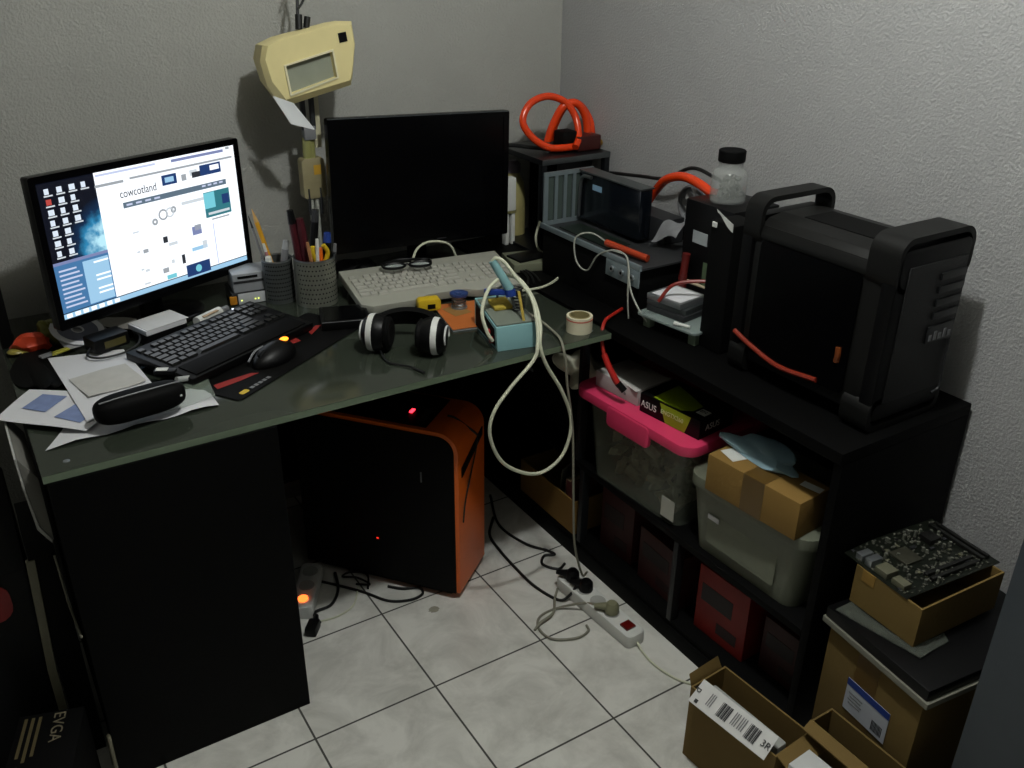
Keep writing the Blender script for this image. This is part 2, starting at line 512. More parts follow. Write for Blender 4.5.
scr_rect('browser_tab_strip', 0.66, 0.94, 0.018, 0.040, E_lav, 2)
scr_rect('close_button', 0.955, 0.975, 0.006, 0.026, E_grey, 2)
scr_rect('address_bar', 0.29, 0.42, 0.092, 0.112, E_grey, 2)
scr_rect('address_bar', 0.45, 0.985, 0.085, 0.101, E_grey, 2)
x0, z0 = uv(0.392, 0.242)
lg = text('site_logo', 'cowcotland', 0.026, E_dark, scr, (0, 0, 0), (1, 0, 0), (0, 0, 1), 0.0001, sx=0.80)
lm = Matrix.Translation((x0, -0.0016, z0)); lg.data.transform(lm)
lg.data.transform(Matrix.Translation((0, 0, m1.location.z*0+0.985-DZ)) @ Euler((-0.02, 0.014, 0)).to_matrix().to_4x4())
scr_rect('banner', 0.60, 0.675, 0.125, 0.205, E_navy, 2)
scr_rect('banner_picture', 0.615, 0.66, 0.145, 0.185, E_sky2, 3)
scr_rect('banner_picture', 0.70, 0.725, 0.15, 0.20, E_grey, 2)
scr_rect('banner_picture', 0.745, 0.785, 0.13, 0.175, E_lgrey, 2)
scr_rect('banner_picture', 0.755, 0.80, 0.150, 0.195, E_dark, 3)
scr_rect('banner', 0.80, 0.915, 0.11, 0.195, E_navy, 2)
scr_rect('banner_picture', 0.855, 0.905, 0.125, 0.165, E_white, 3)
scr_rect('navigation_bar', 0.40, 0.935, 0.262, 0.305, E_nav, 2)
for k in range(4): scr_rect('navigation_link', 0.415+0.045*k, 0.443+0.045*k, 0.277, 0.291, E_pale, 3)
for k in range(4): scr_rect('navigation_link', 0.80+0.032*k, 0.82+0.032*k, 0.272, 0.286, E_pale, 3)
ad = scr_rect('advert', 0.80, 0.945, 0.335, 0.545, E_teal, 2)
scr_rect('advert_picture', 0.80, 0.86, 0.34, 0.47, E_cyan, 3)
scr_rect('advert_picture', 0.90, 0.94, 0.38, 0.46, E_navy, 3)
scr_rect('advert_picture', 0.815, 0.935, 0.505, 0.525, E_lgrey, 4)
scr_rect('advert_caption', 0.83, 0.93, 0.56, 0.572, E_grey, 2)
def scr_disc(name, u, v, r, m, lay=2, ri=0.0):
    x, z = uv(u, v); b = nb()
    P = [(math.cos(2*PI*k/16)*r, math.sin(2*PI*k/16)*r) for k in range(16)]
    if ri > 0: ring_prism(b, P, [(a*ri/r, c*ri/r) for a, c in P], 0.0002, (x, -0.0009-0.0002*lay, z), (1, 0, 0), (0, 0, 1))
    else: prism(b, P, 0.0002, (x, -0.0009-0.0002*lay, z), (1, 0, 0), (0, 0, 1))
    return obj(name, plc(b), m, scr, flat=True)
scr_disc('thumbnail', 0.535, 0.465, 0.008, E_grey, 2, 0.003)
scr_disc('thumbnail', 0.58, 0.425, 0.013, E_grey, 2, 0.009)
scr_disc('thumbnail', 0.615, 0.42, 0.012, E_lgrey, 2, 0.008)
scr_disc('thumbnail', 0.635, 0.405, 0.008, E_grey, 2, 0.003)
for (u0, u1, v0, v1, m) in ((0.68, 0.80, 0.365, 0.39, E_lgrey), (0.42, 0.45, 0.50, 0.512, E_lgrey), (0.425, 0.44, 0.655, 0.67, E_lgrey),
                            (0.455, 0.48, 0.655, 0.685, E_grey), (0.56, 0.583, 0.60, 0.65, E_dark), (0.585, 0.63, 0.66, 0.685, E_lgrey),
                            (0.715, 0.765, 0.585, 0.655, E_lav), (0.73, 0.765, 0.575, 0.62, E_grey), (0.43, 0.445, 0.80, 0.815, E_lgrey),
                            (0.45, 0.47, 0.815, 0.835, E_lgrey), (0.535, 0.565, 0.85, 0.89, E_grey), (0.585, 0.60, 0.80, 0.83, E_lgrey),
                            (0.64, 0.657, 0.785, 0.86, E_dark), (0.70, 0.785, 0.755, 0.785, E_sky2), (0.76, 0.785, 0.72, 0.785, E_lgrey),
                            (0.435, 0.465, 0.92, 0.935, E_lgrey), (0.55, 0.60, 0.915, 0.95, E_cyan), (0.83, 0.835, 0.60, 0.95, E_pale)):
    scr_rect('thumbnail', u0, u1, v0, v1, m, 2)
scr_rect('notification', 0.655, 0.785, 0.885, 0.985, E_navy, 3)
scr_disc('notification_emblem', 0.72, 0.935, 0.009, E_cyan, 4)
scr_rect('side_window', 0.0, 0.255, 0.595, 0.955, E_sky, 1)
scr_rect('side_window_panel', 0.13, 0.25, 0.615, 0.945, E_sky2, 2)
scr_rect('side_window_title', 0.0, 0.255, 0.575, 0.597, E_lav, 2)
for k in range(9):
    scr_rect('side_window_row', 0.02, 0.10+0.01*(k % 3), 0.635+0.034*k, 0.648+0.034*k, E_pale, 2)
    if k in (0, 3, 4, 6, 7): scr_rect('side_window_row', 0.18, 0.25, 0.635+0.034*k, 0.648+0.034*k, E_white, 3)
scr_rect('taskbar', 0.0, 1.0, 0.962, 1.0, E_sky2, 1)
for k in range(7): scr_rect('taskbar_icon', 0.015+0.038*k, 0.040+0.038*k, 0.966, 0.996, E_white, 2)
for r in range(7):
    for c in range(4):
        if (c == 3 and r > 0) or (c == 2 and r > 3) or (c > 1 and r > 4): continue
        u, v = 0.030+0.054*c, 0.045+0.075*r+0.0*c
        mm = E_red if (r == 1 and c == 0) else E_icon
        sz = (0.026, 0.028)
        scr_rect('desktop_icon', u, u+sz[0]*(0.75+0.12*((r+c) % 3)), v, v+0.040, mm, 2)
        scr_rect('icon_caption', u-0.004, u+0.034, v+0.046, v+0.056, E_lgrey, 2)
ld = nb(); box(ld, 0.235, -0.0043, -0.155, 0.005, 0.001, 0.0025); obj('power_light', plc(ld), glow('led_cyan', '#7ff0ff', 3), m1, flat=True)

m2, scr2, plc2, *_ = monitor('dark_monitor', 'switched off black widescreen monitor between the lamp post and the corner', 0.53, 0.347,
                      (0.387, 0.442, 1.003), -0.0224, -0.0468, 0.0379, 0.017, 0.024, False, 0.0)
tr = nb(); box(tr, 0, -0.003, 0.1715, 0.528, 0.004, 0.0025); obj('top_trim', plc2(tr), K_steel, m2)
ld = nb(); box(ld, 0.05, -0.0043, -0.163, 0.03, 0.001, 0.003); obj('brand_strip', plc2(ld), K_dkgrey, m2, flat=True)
ld = nb(); cyl(ld, (0.045, -0.06, 0.018), (0.045, -0.06, 0.0205), 0.002, 8); obj('power_light', ld, glow('led_white', '#d8e8ff', 2.5), m2)

def blob(bm, cx, cy, cz, rx, ry, rz, amp=0.25, seed=0, sub=3, floor=None):
    t = bmesh.new(); bmesh.ops.create_icosphere(t, subdivisions=sub, radius=1.0)
    rnd = random.Random(seed); w = [(Vector((rnd.uniform(-1, 1), rnd.uniform(-1, 1), rnd.uniform(-1, 1)))*rnd.uniform(2, 6), rnd.uniform(0, 6)) for _ in range(7)]
    for v in t.verts:
        d = v.co.copy(); k = 1+amp*sum(math.sin(a.dot(d)+p) for a, p in w)/3
        v.co = Vector((cx+d.x*rx*k, cy+d.y*ry*k, cz+d.z*rz*k))
        if floor is not None and v.co.z < floor: v.co.z = floor
    merge(bm, t); return bm

# ------------------------------------------------------------------ magnifying lamp on its post
lampT = thing('magnifier_lamp', 'cream bench lamp with a square glass window on a grey post behind the pens', 'lamp', (0.105, 0.53, DZ))
LX, LY, LZ = 0.105, 0.53, DZ
def L_(b): bmesh.ops.translate(b, vec=(-LX, -LY, -LZ), verts=list(b.verts)); return b
b = nb(); bx(b, 0.075, 0.135, 0.50, 0.57, DZ, DZ+0.035, 0.004); obj('base_clamp', L_(b), K_dkgrey, lampT)
b = nb(); cyl(b, (0.098, 0.53, DZ+0.03), (0.098, 0.53, 1.0), 0.0065, 12); cyl(b, (0.113, 0.53, DZ+0.03), (0.113, 0.53, 1.0), 0.006, 12)
obj('post', L_(b), mat('pale_grey_post', '#9d9f96', 0.4), lampT)
b = nb(); cyl(b, (0.090, 0.522, 0.93), (0.090, 0.522, 1.0), 0.004, 8); cyl(b, (0.122, 0.522, 0.93), (0.122, 0.522, 1.0), 0.004, 8)
obj('spring', L_(b), K_dkgrey, lampT)
b = nb(); prism(b, rrect(0.062, 0.105, 0.01), 0.034, (0.108, 0.553, 1.025), (1, 0, 0), (0, 0, 1), 0.003)
obj('taped_bundle', L_(b), mat('yellowed_tape', '#8d8464', 0.45, noise=0.25, nscale=25), lampT, label='yellowed tape wrapping')
b = nb(); bx(b, 0.108, 0.128, 0.5185, 0.5195, 1.035, 1.06); obj('tape_scrap', L_(b), mat('ochre_tape', '#b38a2a', 0.5), lampT)
b = nb(); cyl(b, (0.1, 0.535, 1.07), (0.1, 0.53, 1.13), 0.012, 14); cyl(b, (0.114, 0.535, 1.07), (0.112, 0.53, 1.14), 0.008, 14)
obj('socket', L_(b), mat('olive_sleeve', '#8a8a55', 0.4), lampT)
b = nb(); bx(b, 0.09, 0.122, 0.515, 0.54, 1.125, 1.16, 0.004); obj('joint', L_(b), K_grey, lampT)
b = nb()
for dx in (0.088, 0.112): bx(b, dx, dx+0.012, 0.518, 0.53, 1.15, 1.27, 0.002)
obj('arm', L_(b), K_dkgrey, lampT)
b = nb(); bx(b, 0.124, 0.142, 0.535, 0.545, 1.10, 1.27, 0.002); obj('arm_cover', L_(b), mat('pale_cream', '#b8b396', 0.5), lampT)
# head: bevelled cream shell with a window
def hp(cx_, cz_): return (cx_, cz_)
outer = [(-0.014, 1.365), (0.028, 1.382), (0.170, 1.412), (0.212, 1.410), (0.218, 1.358), (0.206, 1.283), (0.200, 1.262), (0.020, 1.222), (-0.012, 1.272), (-0.024, 1.330)]
hb = nb()
th = bmesh.new()
# front outline (y=.44) slightly smaller and the back outline (y=.53)
cxm, czm = 0.10, 1.32
fr_ = [th.verts.new((cxm+(x-cxm)*0.93, 0.440, czm+(z-czm)*0.86+0.006)) for x, z in outer]
md_ = [th.verts.new((x, 0.456, z)) for x, z in outer]
bk_ = [th.verts.new((cxm+(x-cxm)*0.95, 0.525, czm+(z-czm)*0.90)) for x, z in outer]
n = len(outer)
win_o = [(0.032, 1.318), (0.150, 1.345), (0.158, 1.285), (0.040, 1.254)]
for i in range(n):
    j = (i+1) % n
    th.faces.new((fr_[i], fr_[j], md_[j], md_[i])); th.faces.new((md_[i], md_[j], bk_[j], bk_[i]))
th.faces.new(bk_)
wv = [th.verts.new((x, 0.440, z)) for x, z in win_o]
wi = [th.verts.new((x+(0.1-x)*0.05, 0.452, z+(1.3-z)*0.05)) for x, z in win_o]
# front face with a hole: stitch the outline to the window
def near(i0, i1, k0, k1):
    pass
th.faces.new((fr_[0], fr_[1], fr_[2], wv[1], wv[0])); th.faces.new((fr_[2], fr_[3], fr_[4], fr_[5], wv[2], wv[1]))
th.faces.new((fr_[5], fr_[6], fr_[7], wv[3], wv[2])); th.faces.new((fr_[7], fr_[8], fr_[9], fr_[0], wv[0], wv[3]))
for i in range(4):
    j = (i+1) % 4
    th.faces.new((wv[i], wv[j], wi[j], wi[i]))
merge(hb, th)
head = obj('lamp_head', L_(hb), K_cream, lampT, sharp=0.5)
b = nb(); prism(b, [(x+(0.1-x)*0.02, z+(1.3-z)*0.02) for x, z in win_o], 0.003, (0, 0.4535, 0), (1, 0, 0), (0, 0, 1))
obj('magnifier_glass', L_(b), mat('smoky_lens', '#8b8f80', 0.12, noise=0.15, nscale=20), head)
wb = nb(); ring_prism(wb, [(x+(x-0.1)*0.07, z+(z-1.3)*0.12) for x, z in win_o], win_o, 0.004, (0, 0.4405, 0), (1, 0, 0), (0, 0, 1))
obj('window_frame', L_(wb), mat('pale_frame', '#d6cfae', 0.5, noise=0.04), head)
b = nb(); box(b, 0.180, 0.4395, 1.376, 0.021, 0.002, 0.022, 0.0, (0, -0.15, 0)); obj('black_badge', L_(b), K_black, head)
b = nb(); sheet(b, [(-0.006, 0.440, 1.250), (0.038, 0.428, 1.232), (0.084, 0.425, 1.168), (0.028, 0.430, 1.186)], 4, 4, 0.003)
obj('reflector_flap', L_(b), mat('white_reflector', '#d9dbdc', 0.35, noise=0), lampT)
b = nb(); tube(b, [(0.095, 0.50, 1.395), (0.098, 0.51, 1.43), (0.105, 0.52, 1.47), (0.12, 0.53, 1.55), (0.11, 0.56, 1.8), (0.10, 0.60, 2.2), (0.10, 0.62, 2.498)], 0.004, 8)
tube(b, [(0.098, 0.50, 1.44), (0.11, 0.505, 1.452), (0.122, 0.505, 1.48), (0.115, 0.51, 1.53), (0.10, 0.52, 1.50)], 0.003, 8)
cyl(b, (0.094, 0.50, 1.392), (0.098, 0.505, 1.425), 0.009, 10); cyl(b, (0.112, 0.498, 1.395), (0.118, 0.50, 1.42), 0.008, 10)
obj('power_cord', L_(b), K_cable_k, lampT)

# ------------------------------------------------------------------ pens and cups
def steel_cup(name, label, x, y, r, h, m, group=None):
    root = thing(name, label, 'cup', (x, y, DZ), 0.3)
    b = nb(); lathe(b, [(0, 0), (r, 0), (r, h), (r-0.002, h), (r-0.002, 0.003), (0, 0.003)], 0, 0, 0, 36)
    obj('wall', b, m, root)
    b = nb(); lathe(b, [(r-0.003, h-0.003), (r+0.001, h-0.003), (r+0.001, h), (r-0.003, h), (r-0.003, h-0.003)], 0, 0, 0, 36)
    obj('rim', b, K_silver, root)
    d = nb()
    for a in range(-9, 9):
        for k in range(9):
            an = -PI/2+a*0.17+(0.085 if k % 2 else 0); z = 0.012+k*(h-0.024)/8
            c, s = math.cos(an), math.sin(an)
            cyl(d, (c*(r-0.0006), s*(r-0.0006), z), (c*(r+0.0003), s*(r+0.0003), z), 0.0020, 8)
    o = obj('perforations', d, K_matt, root); o['kind'] = 'stuff'
    return root
C1 = (-0.045, 0.425); C2 = (0.032, 0.365)
steel_cup('pen_cup', 'dark perforated metal pen cup behind the shiny one, beside the lit monitor', *C1, 0.038, 0.112, mat('dark_tin', '#4a4d4c', 0.45, metal=0.4))
steel_cup('pen_cup', 'shiny perforated steel pen cup between the two monitors', *C2, 0.052, 0.122, mat('shiny_tin', '#8a8c80', 0.28, metal=0.6, noise=0.2))

def pencil(label, p0, p1, r, m, tipm=None, cap=None, cat='pen', name='pencil', group=None):
    p0, p1 = Vector(p0), Vector(p1); p1.z = DZ+(p1.z-DZ)*(1.36 if name == 'pencil' else 1.22 if name == 'screwdriver' else 1.14)
    p0.x += 0.008; p1.x += 0.008; d = p1-p0
    root = thing(name, label, cat, p0, group=group)
    b = nb(); cyl(b, (0, 0, 0), d*0.86, r, 8); obj('barrel', b, m, root)
    b = nb(); cone(b, d*0.86, d, r, 0.0008 if tipm else r*0.8, 8); obj('tip' if tipm else 'cap', b, tipm or cap or m, root)
    return root
K_wood = mat('pencil_wood', '#c9a062', 0.6); K_ylw = mat('pencil_yellow', '#d39a22', 0.4)
K_maroon = mat('maroon_plastic', '#43131b', 0.35); K_tan = mat('tan_wood', '#a9764a', 0.5)
c1z = DZ+0.004
pencil('yellow pencil leaning left, point up, in the dark cup', (-0.045, 0.425, c1z), (-0.098, 0.435, DZ+0.178), 0.0058, K_ylw, K_wood, name='pencil', cat='pencil')
pencil('thin dark grey pencil beside the yellow one in the dark cup', (-0.062, 0.43, c1z), (-0.107, 0.44, DZ+0.165), 0.003, K_grey, K_dkgrey, name='pencil', cat='pencil')
pencil('short pink pen leaning in the dark cup below the yellow pencil', (-0.055, 0.418, c1z), (-0.082, 0.425, DZ+0.135), 0.004, mat('dusty_pink', '#a06a6c', 0.4), cap=K_white, name='pen')
pencil('grey flat marker leaning right out of the dark cup', (-0.06, 0.41, c1z), (-0.030, 0.405, DZ+0.140), 0.009, K_grey, cap=mat('pale_grey_cap', '#97999a', 0.4), name='marker_pen')
pencil('white label marker in the left of the dark cup', (-0.072, 0.415, c1z), (-0.078, 0.412, DZ+0.108), 0.009, mat('pale_blue_white', '#b9c6c9', 0.4), cap=K_white, name='marker_pen')
pencil('tall black handled screwdriver with round end in the shiny cup', (0.0, 0.37, c1z), (-0.022, 0.378, DZ+0.198), 0.010, K_maroon, cap=K_black, name='screwdriver', cat='screwdriver')
pencil('maroon handled screwdriver beside the tallest black one', (0.012, 0.36, c1z), (-0.004, 0.365, DZ+0.182), 0.011, K_maroon, cap=K_maroon, name='screwdriver', cat='screwdriver')
pencil('black handled screwdriver leaning right in the shiny cup', (0.012, 0.385, c1z), (0.052, 0.40, DZ+0.188), 0.010, K_black, cap=K_dkgrey, name='screwdriver', cat='screwdriver')
pencil('light brown wooden stick leaning left in the shiny cup', (0.020, 0.335, c1z), (0.0, 0.335, DZ+0.148), 0.0045, K_tan, cap=K_tan, name='wooden_stick', cat='stick')
pencil('white pen standing at the front of the shiny cup', (0.02, 0.345, c1z), (0.028, 0.342, DZ+0.150), 0.005, K_white, cap=K_white, name='pen')
pencil('orange and yellow cutter standing in the shiny cup', (0.030, 0.35, c1z), (0.034, 0.345, DZ+0.128), 0.008, K_orange, cap=K_orange, name='cutter', cat='knife')
s = thing('pliers', 'yellow handled pliers standing in the shiny cup', 'pliers', (0.045, 0.36, c1z))
for k, (dx, dx2) in enumerate(((-0.006, -0.014), (0.006, 0.012))):
    b = nb(); tube(b, [(0, 0, 0.0), (dx*0.3, 0, 0.05), (dx, -0.008, 0.09), (dx+dx2, -0.012, 0.125), (dx+dx2*0.6-0.006, -0.014, 0.148)], 0.006, 8)
    obj('handle', b, K_yellow, s)
b = nb(); tube(b, [(0.0, 0, 0.0), (0, 0, 0.04)], 0.007, 8); obj('jaw', b, K_steel, s)
pencil('blue capped thick marker at the right of the shiny cup', (0.05, 0.37, c1z), (0.067, 0.372, DZ+0.152), 0.011, K_black, cap=K_blue, name='marker_pen')
pencil('grey tipped pen at the far right of the shiny cup', (0.060, 0.36, c1z), (0.078, 0.352, DZ+0.130), 0.005, K_dkgrey, cap=K_grey, name='pen')

# ------------------------------------------------------------------ silver hub boxes
hub = thing('external_drive', 'silver external box with green lights lying under the card reader', 'computer part', (-0.098, 0.455, DZ), -0.10)
b = nb(); box(b, 0, 0.03, 0.015, 0.13, 0.10, 0.030, 0.003); obj('case', b, K_dkgrey, hub)
b = nb(); box(b, 0.006, -0.0215, 0.015, 0.112, 0.004, 0.028, 0.001); obj('front_plate', b, mat('light_silver_paint', '#b2b4b6', 0.4), hub)
b = nb(); box(b, -0.062, -0.018, 0.013, 0.018, 0.01, 0.022, 0.003); obj('amber_end', b, mat('amber', '#b5771c', 0.4), hub)
for x in (-0.042, -0.008, 0.0):
    b = nb(); box(b, x, -0.024, 0.012, 0.003, 0.001, 0.003); obj('status_light', b, glow('led_yellowgreen', '#e0f060', 2.5), hub, flat=True)
cr = thing('card_reader', 'silver card reader with dark slots stacked on top under the lit monitor corner', 'card reader', (-0.098, 0.458, DZ+0.0302), -0.10)
b = nb(); box(b, 0, 0.02, 0.025, 0.115, 0.08, 0.049, 0.004); obj('case', b, mat('satin_grey', '#8d9093', 0.4), cr)
for x0, w in ((-0.02, 0.05), (0.034, 0.022)):
    b = nb(); box(b, x0, -0.0205, 0.040, w, 0.002, 0.006); obj('slot', b, K_matt, cr, flat=True)
b = nb(); box(b, 0, -0.0205, 0.028, 0.112, 0.002, 0.006); obj('groove', b, K_dkgrey, cr, flat=True)

# ------------------------------------------------------------------ keyboards
def keyboard(name, label, loc, yaw, tilt, w, d, u, body_m, key_m, numpad, ky, h=0.018, wob=0.0):
    root = thing(name, label, 'keyboard', loc, (tilt, 0, yaw))
    b = nb()
    pts = [(-w/2, 0), (w/2, 0), (w/2, d), (-w/2, d)]
    if wob:
        pts = [(-w/2, d), (-w/2+0.004, 0.012), (-w/2+0.03, -0.006), (-w*0.2, -0.004), (-w*0.1, 0.014), (w*0.12, 0.014), (w*0.2, -0.002), (w/2-0.02, -0.002), (w/2-0.002, 0.012), (w/2, d)]
    prism(b, pts, h, (0, 0, 0), (1, 0, 0), (0, 1, 0), 0.003)
    obj('body', b, body_m, root)
    wid = {}
    def keymesh(kw):
        kw = round(kw, 3)
        if kw not in wid:
            k = nb(); t = bmesh.new()
            a, c = kw*u/2-0.0009, u/2-0.0009
            lo = [t.verts.new((x, y, 0)) for x, y in ((-a, -c), (a, -c), (a, c), (-a, c))]
            hi = [t.verts.new((x, y+0.0006, 0.006)) for x, y in ((-a*.82, -c*.75), (a*.82, -c*.75), (a*.82, c*.75), (-a*.82, c*.75))]
            t.faces.new(hi); t.faces.new(lo[::-1])
            for i in range(4): t.faces.new((lo[i], lo[(i+1) % 4], hi[(i+1) % 4], hi[i]))
            merge(k, t)
            me = bpy.data.meshes.new('key'); k.to_mesh(me); k.free(); me.materials.append(key_m); wid[kw] = me
        return wid[kw]
    rows = [[2, 1, 1, 1, 1, 1, 1, 1, 1, 1, 1, 1, 1][::-1]+[], [1.5]+[1]*12+[1.5], [1.75]+[1]*11+[2.25], [2.25]+[1]*10+[2.75], [1.5, 1, 1.5, 7, 1.5, 1, 1.5]]
    rows[0] = [1]*13+[2]
    top = [(0, 1)]+[(2+i, 1) for i in range(4)]+[(6.5+i, 1) for i in range(4)]+[(11+i, 1) for i in range(4)]
    total = 15+0.3+3+(0.3+4 if numpad else 0)
    x_0 = -total*u/2; keys = []
    for x, kw in top: keys.append((x+kw/2, 5.25, kw))
    for r, row in enumerate(rows):
        x = 0
        for kw in row: keys.append((x+kw/2, 4-r, kw)); x += kw
    for r in (5.25, 4, 3):
        for c in range(3): keys.append((15.3+c+0.5, r, 1))
    keys += [(16.8, 1, 1), (15.8, 0, 1), (16.8, 0, 1), (17.8, 0, 1)]
    if numpad:
        for r in (4, 3, 2, 1):
            for c in range(3): keys.append((18.6+c+0.5, r, 1))
        keys += [(19.6, 0, 2), (21.1, 0, 1), (22.1, 4, 1), (22.1, 2.5, 1), (22.1, 0.5, 1)]
    rest = nb()
    for i, (x, r, kw) in enumerate(keys):
        if i < 100:
            o = bpy.data.objects.new('key', keymesh(kw)); C.objects.link(o); o.parent = root
            o.location = (x_0+x*u, ky+(r+0.5)*u, h-0.0015)
        else:
            box(rest, x_0+x*u, ky+(r+0.5)*u, h+0.0015, kw*u-0.002, u-0.002, 0.006, 0.001)
    if len(keys) > 100:
        o = obj('keys', rest, key_m, root); o['kind'] = 'stuff'
    else: rest.free()
    return root
kbk = keyboard('keyboard', 'black keyboard in front of the lit monitor', (-0.213, 0.098, DZ+0.006), 0.472, 0.06, 0.365, 0.205, 0.0185, K_black,
               mat('black_keycap', '#0f100f', 0.30, noise=0.1), False, 0.075)
b = nb(); box(b, 0, 0.035, 0.019, 0.33, 0.055, 0.004, 0.002); obj('wrist_rest', b, K_matt, kbk)
b = nb(); box(b, 0.12, 0.198, 0.019, 0.004, 0.003, 0.002); obj('indicator_light', b, glow('led_white2', '#dfe8ff', 2), kbk)
kbw = keyboard('keyboard', 'beige keyboard lying in front of the dark monitor', (0.302, 0.168, DZ+0.010), -0.125, 0.13, 0.448, 0.205, 0.0187, K_beiged, K_beige, True, 0.045, 0.022, 0.01)
for x in (-0.19, 0.19):
    b = nb(); box(b, x, 0.19, -0.016, 0.03, 0.01, 0.035, 0.002); obj('foot', b, K_beiged, kbw)
# white cables behind the beige keyboard
b = nb(); tube(b, [(0.46, 0.40, DZ+0.004), (0.455, 0.40, DZ+0.05), (0.43, 0.40, DZ+0.082), (0.375, 0.40, DZ+0.094), (0.335, 0.395, DZ+0.08), (0.315, 0.385, DZ+0.045), (0.312, 0.385, DZ+0.004)], 0.0032, 8)
single('keyboard_cable', b, K_cable_w, 'white cable arching up behind the beige keyboard', 'cable')
# eyeglasses on the beige keyboard
G = thing('eyeglasses', 'black framed eyeglasses folded on the top left of the beige keyboard', 'glasses', (0.268, 0.318, DZ+0.0655), (0.10, 0, -0.25))
for sx in (-1, 1):
    b = nb(); ring = [(sx*0.035+0.029*math.cos(t)*1.0, 0.006*0+0.017*math.sin(t)) for t in [2*PI*k/20 for k in range(20)]]
    tube(b, [(x, y*0.9, 0.005) for x, y in ring], 0.0036, 6, 2, True); obj('rim', b, K_black, G)
    b = nb(); prism(b, [(x*0.99, y*0.72) for x, y in ring], 0.0008, (0, 0, 0.0035)); obj('lens', b, K_clear, G)
    b = nb(); tube(b, [(sx*0.064, 0.0, 0.005), (sx*0.060, 0.022, 0.006), (-sx*0.01, 0.030+sx*0.004, 0.007), (-sx*0.045, 0.026, 0.006)], 0.0032, 6); obj('temple', b, K_black, G)
b = nb(); tube(b, [(-0.007, 0, 0.005), (0, 0.003, 0.008), (0.007, 0, 0.005)], 0.002, 6); obj('bridge', b, K_black, G)

# ------------------------------------------------------------------ mouse pad and mouse
MP = thing('mouse_pad', 'black mouse pad with red graphics in front of the black keyboard', 'mouse pad', (-0.311, -0.088, DZ), 0.567)
b = nb(); prism(b, rrect(0.45, 0.17, 0.012, 5, 0.225, 0.085), 0.003, (0, 0, 0), (1, 0, 0), (0, 1, 0)); obj('pad', b, K_matt, MP)
K_mred = mat('pad_red', '#8a1d18', 0.7)
for poly in ([(0.02, 0.075), (0.07, 0.06), (0.12, 0.05), (0.11, 0.065), (0.06, 0.085), (0.03, 0.095)], [(0.26, 0.085), (0.30, 0.075), (0.31, 0.10), (0.345, 0.095), (0.33, 0.115), (0.28, 0.11)],
             [(0.34, 0.075), (0.40, 0.09), (0.39, 0.10), (0.35, 0.09)], [(0.36, 0.13), (0.39, 0.125), (0.385, 0.145)]):
    b = nb(); prism(b, poly, 0.0004, (0, 0, 0.003)); obj('red_graphic', b, K_mred, MP, flat=True)
b = nb(); prism(b, rrect(0.022, 0.013, 0.004, 4, 0.035, 0.018), 0.0004, (0, 0, 0.003)); obj('yellow_emblem', b, K_yellow, MP, flat=True)
b = nb()
for k in range(5): bx(b, 0.055+0.013*k, 0.064+0.013*k, 0.013, 0.022, 0.003, 0.0034)
obj('emblem_print', b, K_grey, MP, flat=True)
MO = thing('mouse', 'black computer mouse with a glowing orange emblem on the mouse pad', 'mouse', (-0.185, 0.068, DZ+0.0036), 0.50)
b = nb(); t = bmesh.new(); bmesh.ops.create_uvsphere(t, u_segments=28, v_segments=16, radius=1.0)
for v in t.verts:
    x, y, z = v.co
    z = max(z, -0.05)
    w = 0.034*(1+0.10*math.cos(x*3.0))*(0.96 if abs(x) < .4 else 1)
    v.co = Vector((x*0.062, y*w, (z+0.05)*0.036*(1+0.18*x)))
merge(b, t); obj('shell', b, K_black, MO)
b = nb(); cyl(b, (-0.036, -0.004, 0.026), (-0.036, 0.004, 0.026), 0.010, 16); obj('wheel', b, K_dkgrey, MO)
b = nb(); t = bmesh.new(); bmesh.ops.create_uvsphere(t, u_segments=16, v_segments=8, radius=1.0)
for v in t.verts: v.co = Vector((0.036+v.co.x*0.011, v.co.y*0.009, 0.0352+v.co.z*0.004))
merge(b, t); obj('glowing_emblem', b, glow('orange_glow', '#ff8a1e', 3.5), MO)
b = nb(); tube(b, [(-0.060, 0.018, 0.012), (-0.03, 0.028, 0.022), (0.0, 0.030, 0.024)], 0.0025, 6); obj('side_strip', b, K_grey, MO)
TB = thing('external_drive', 'flat black external drive lying beside the pen cups on the mouse pad', 'computer part', (0.035, 0.195, DZ+0.0036), -0.32)
b = nb(); box(b, 0, 0, 0.011, 0.115, 0.105, 0.021, 0.003); obj('case', b, K_black, TB)
b = nb(); box(b, 0, 0.0, 0.0218, 0.10, 0.09, 0.0008); obj('top_plate', b, K_gloss, TB)
b = nb(); box(b, 0, -0.0525, 0.0205, 0.112, 0.0012, 0.0012); obj('bright_edge', b, K_grey, TB, flat=True)

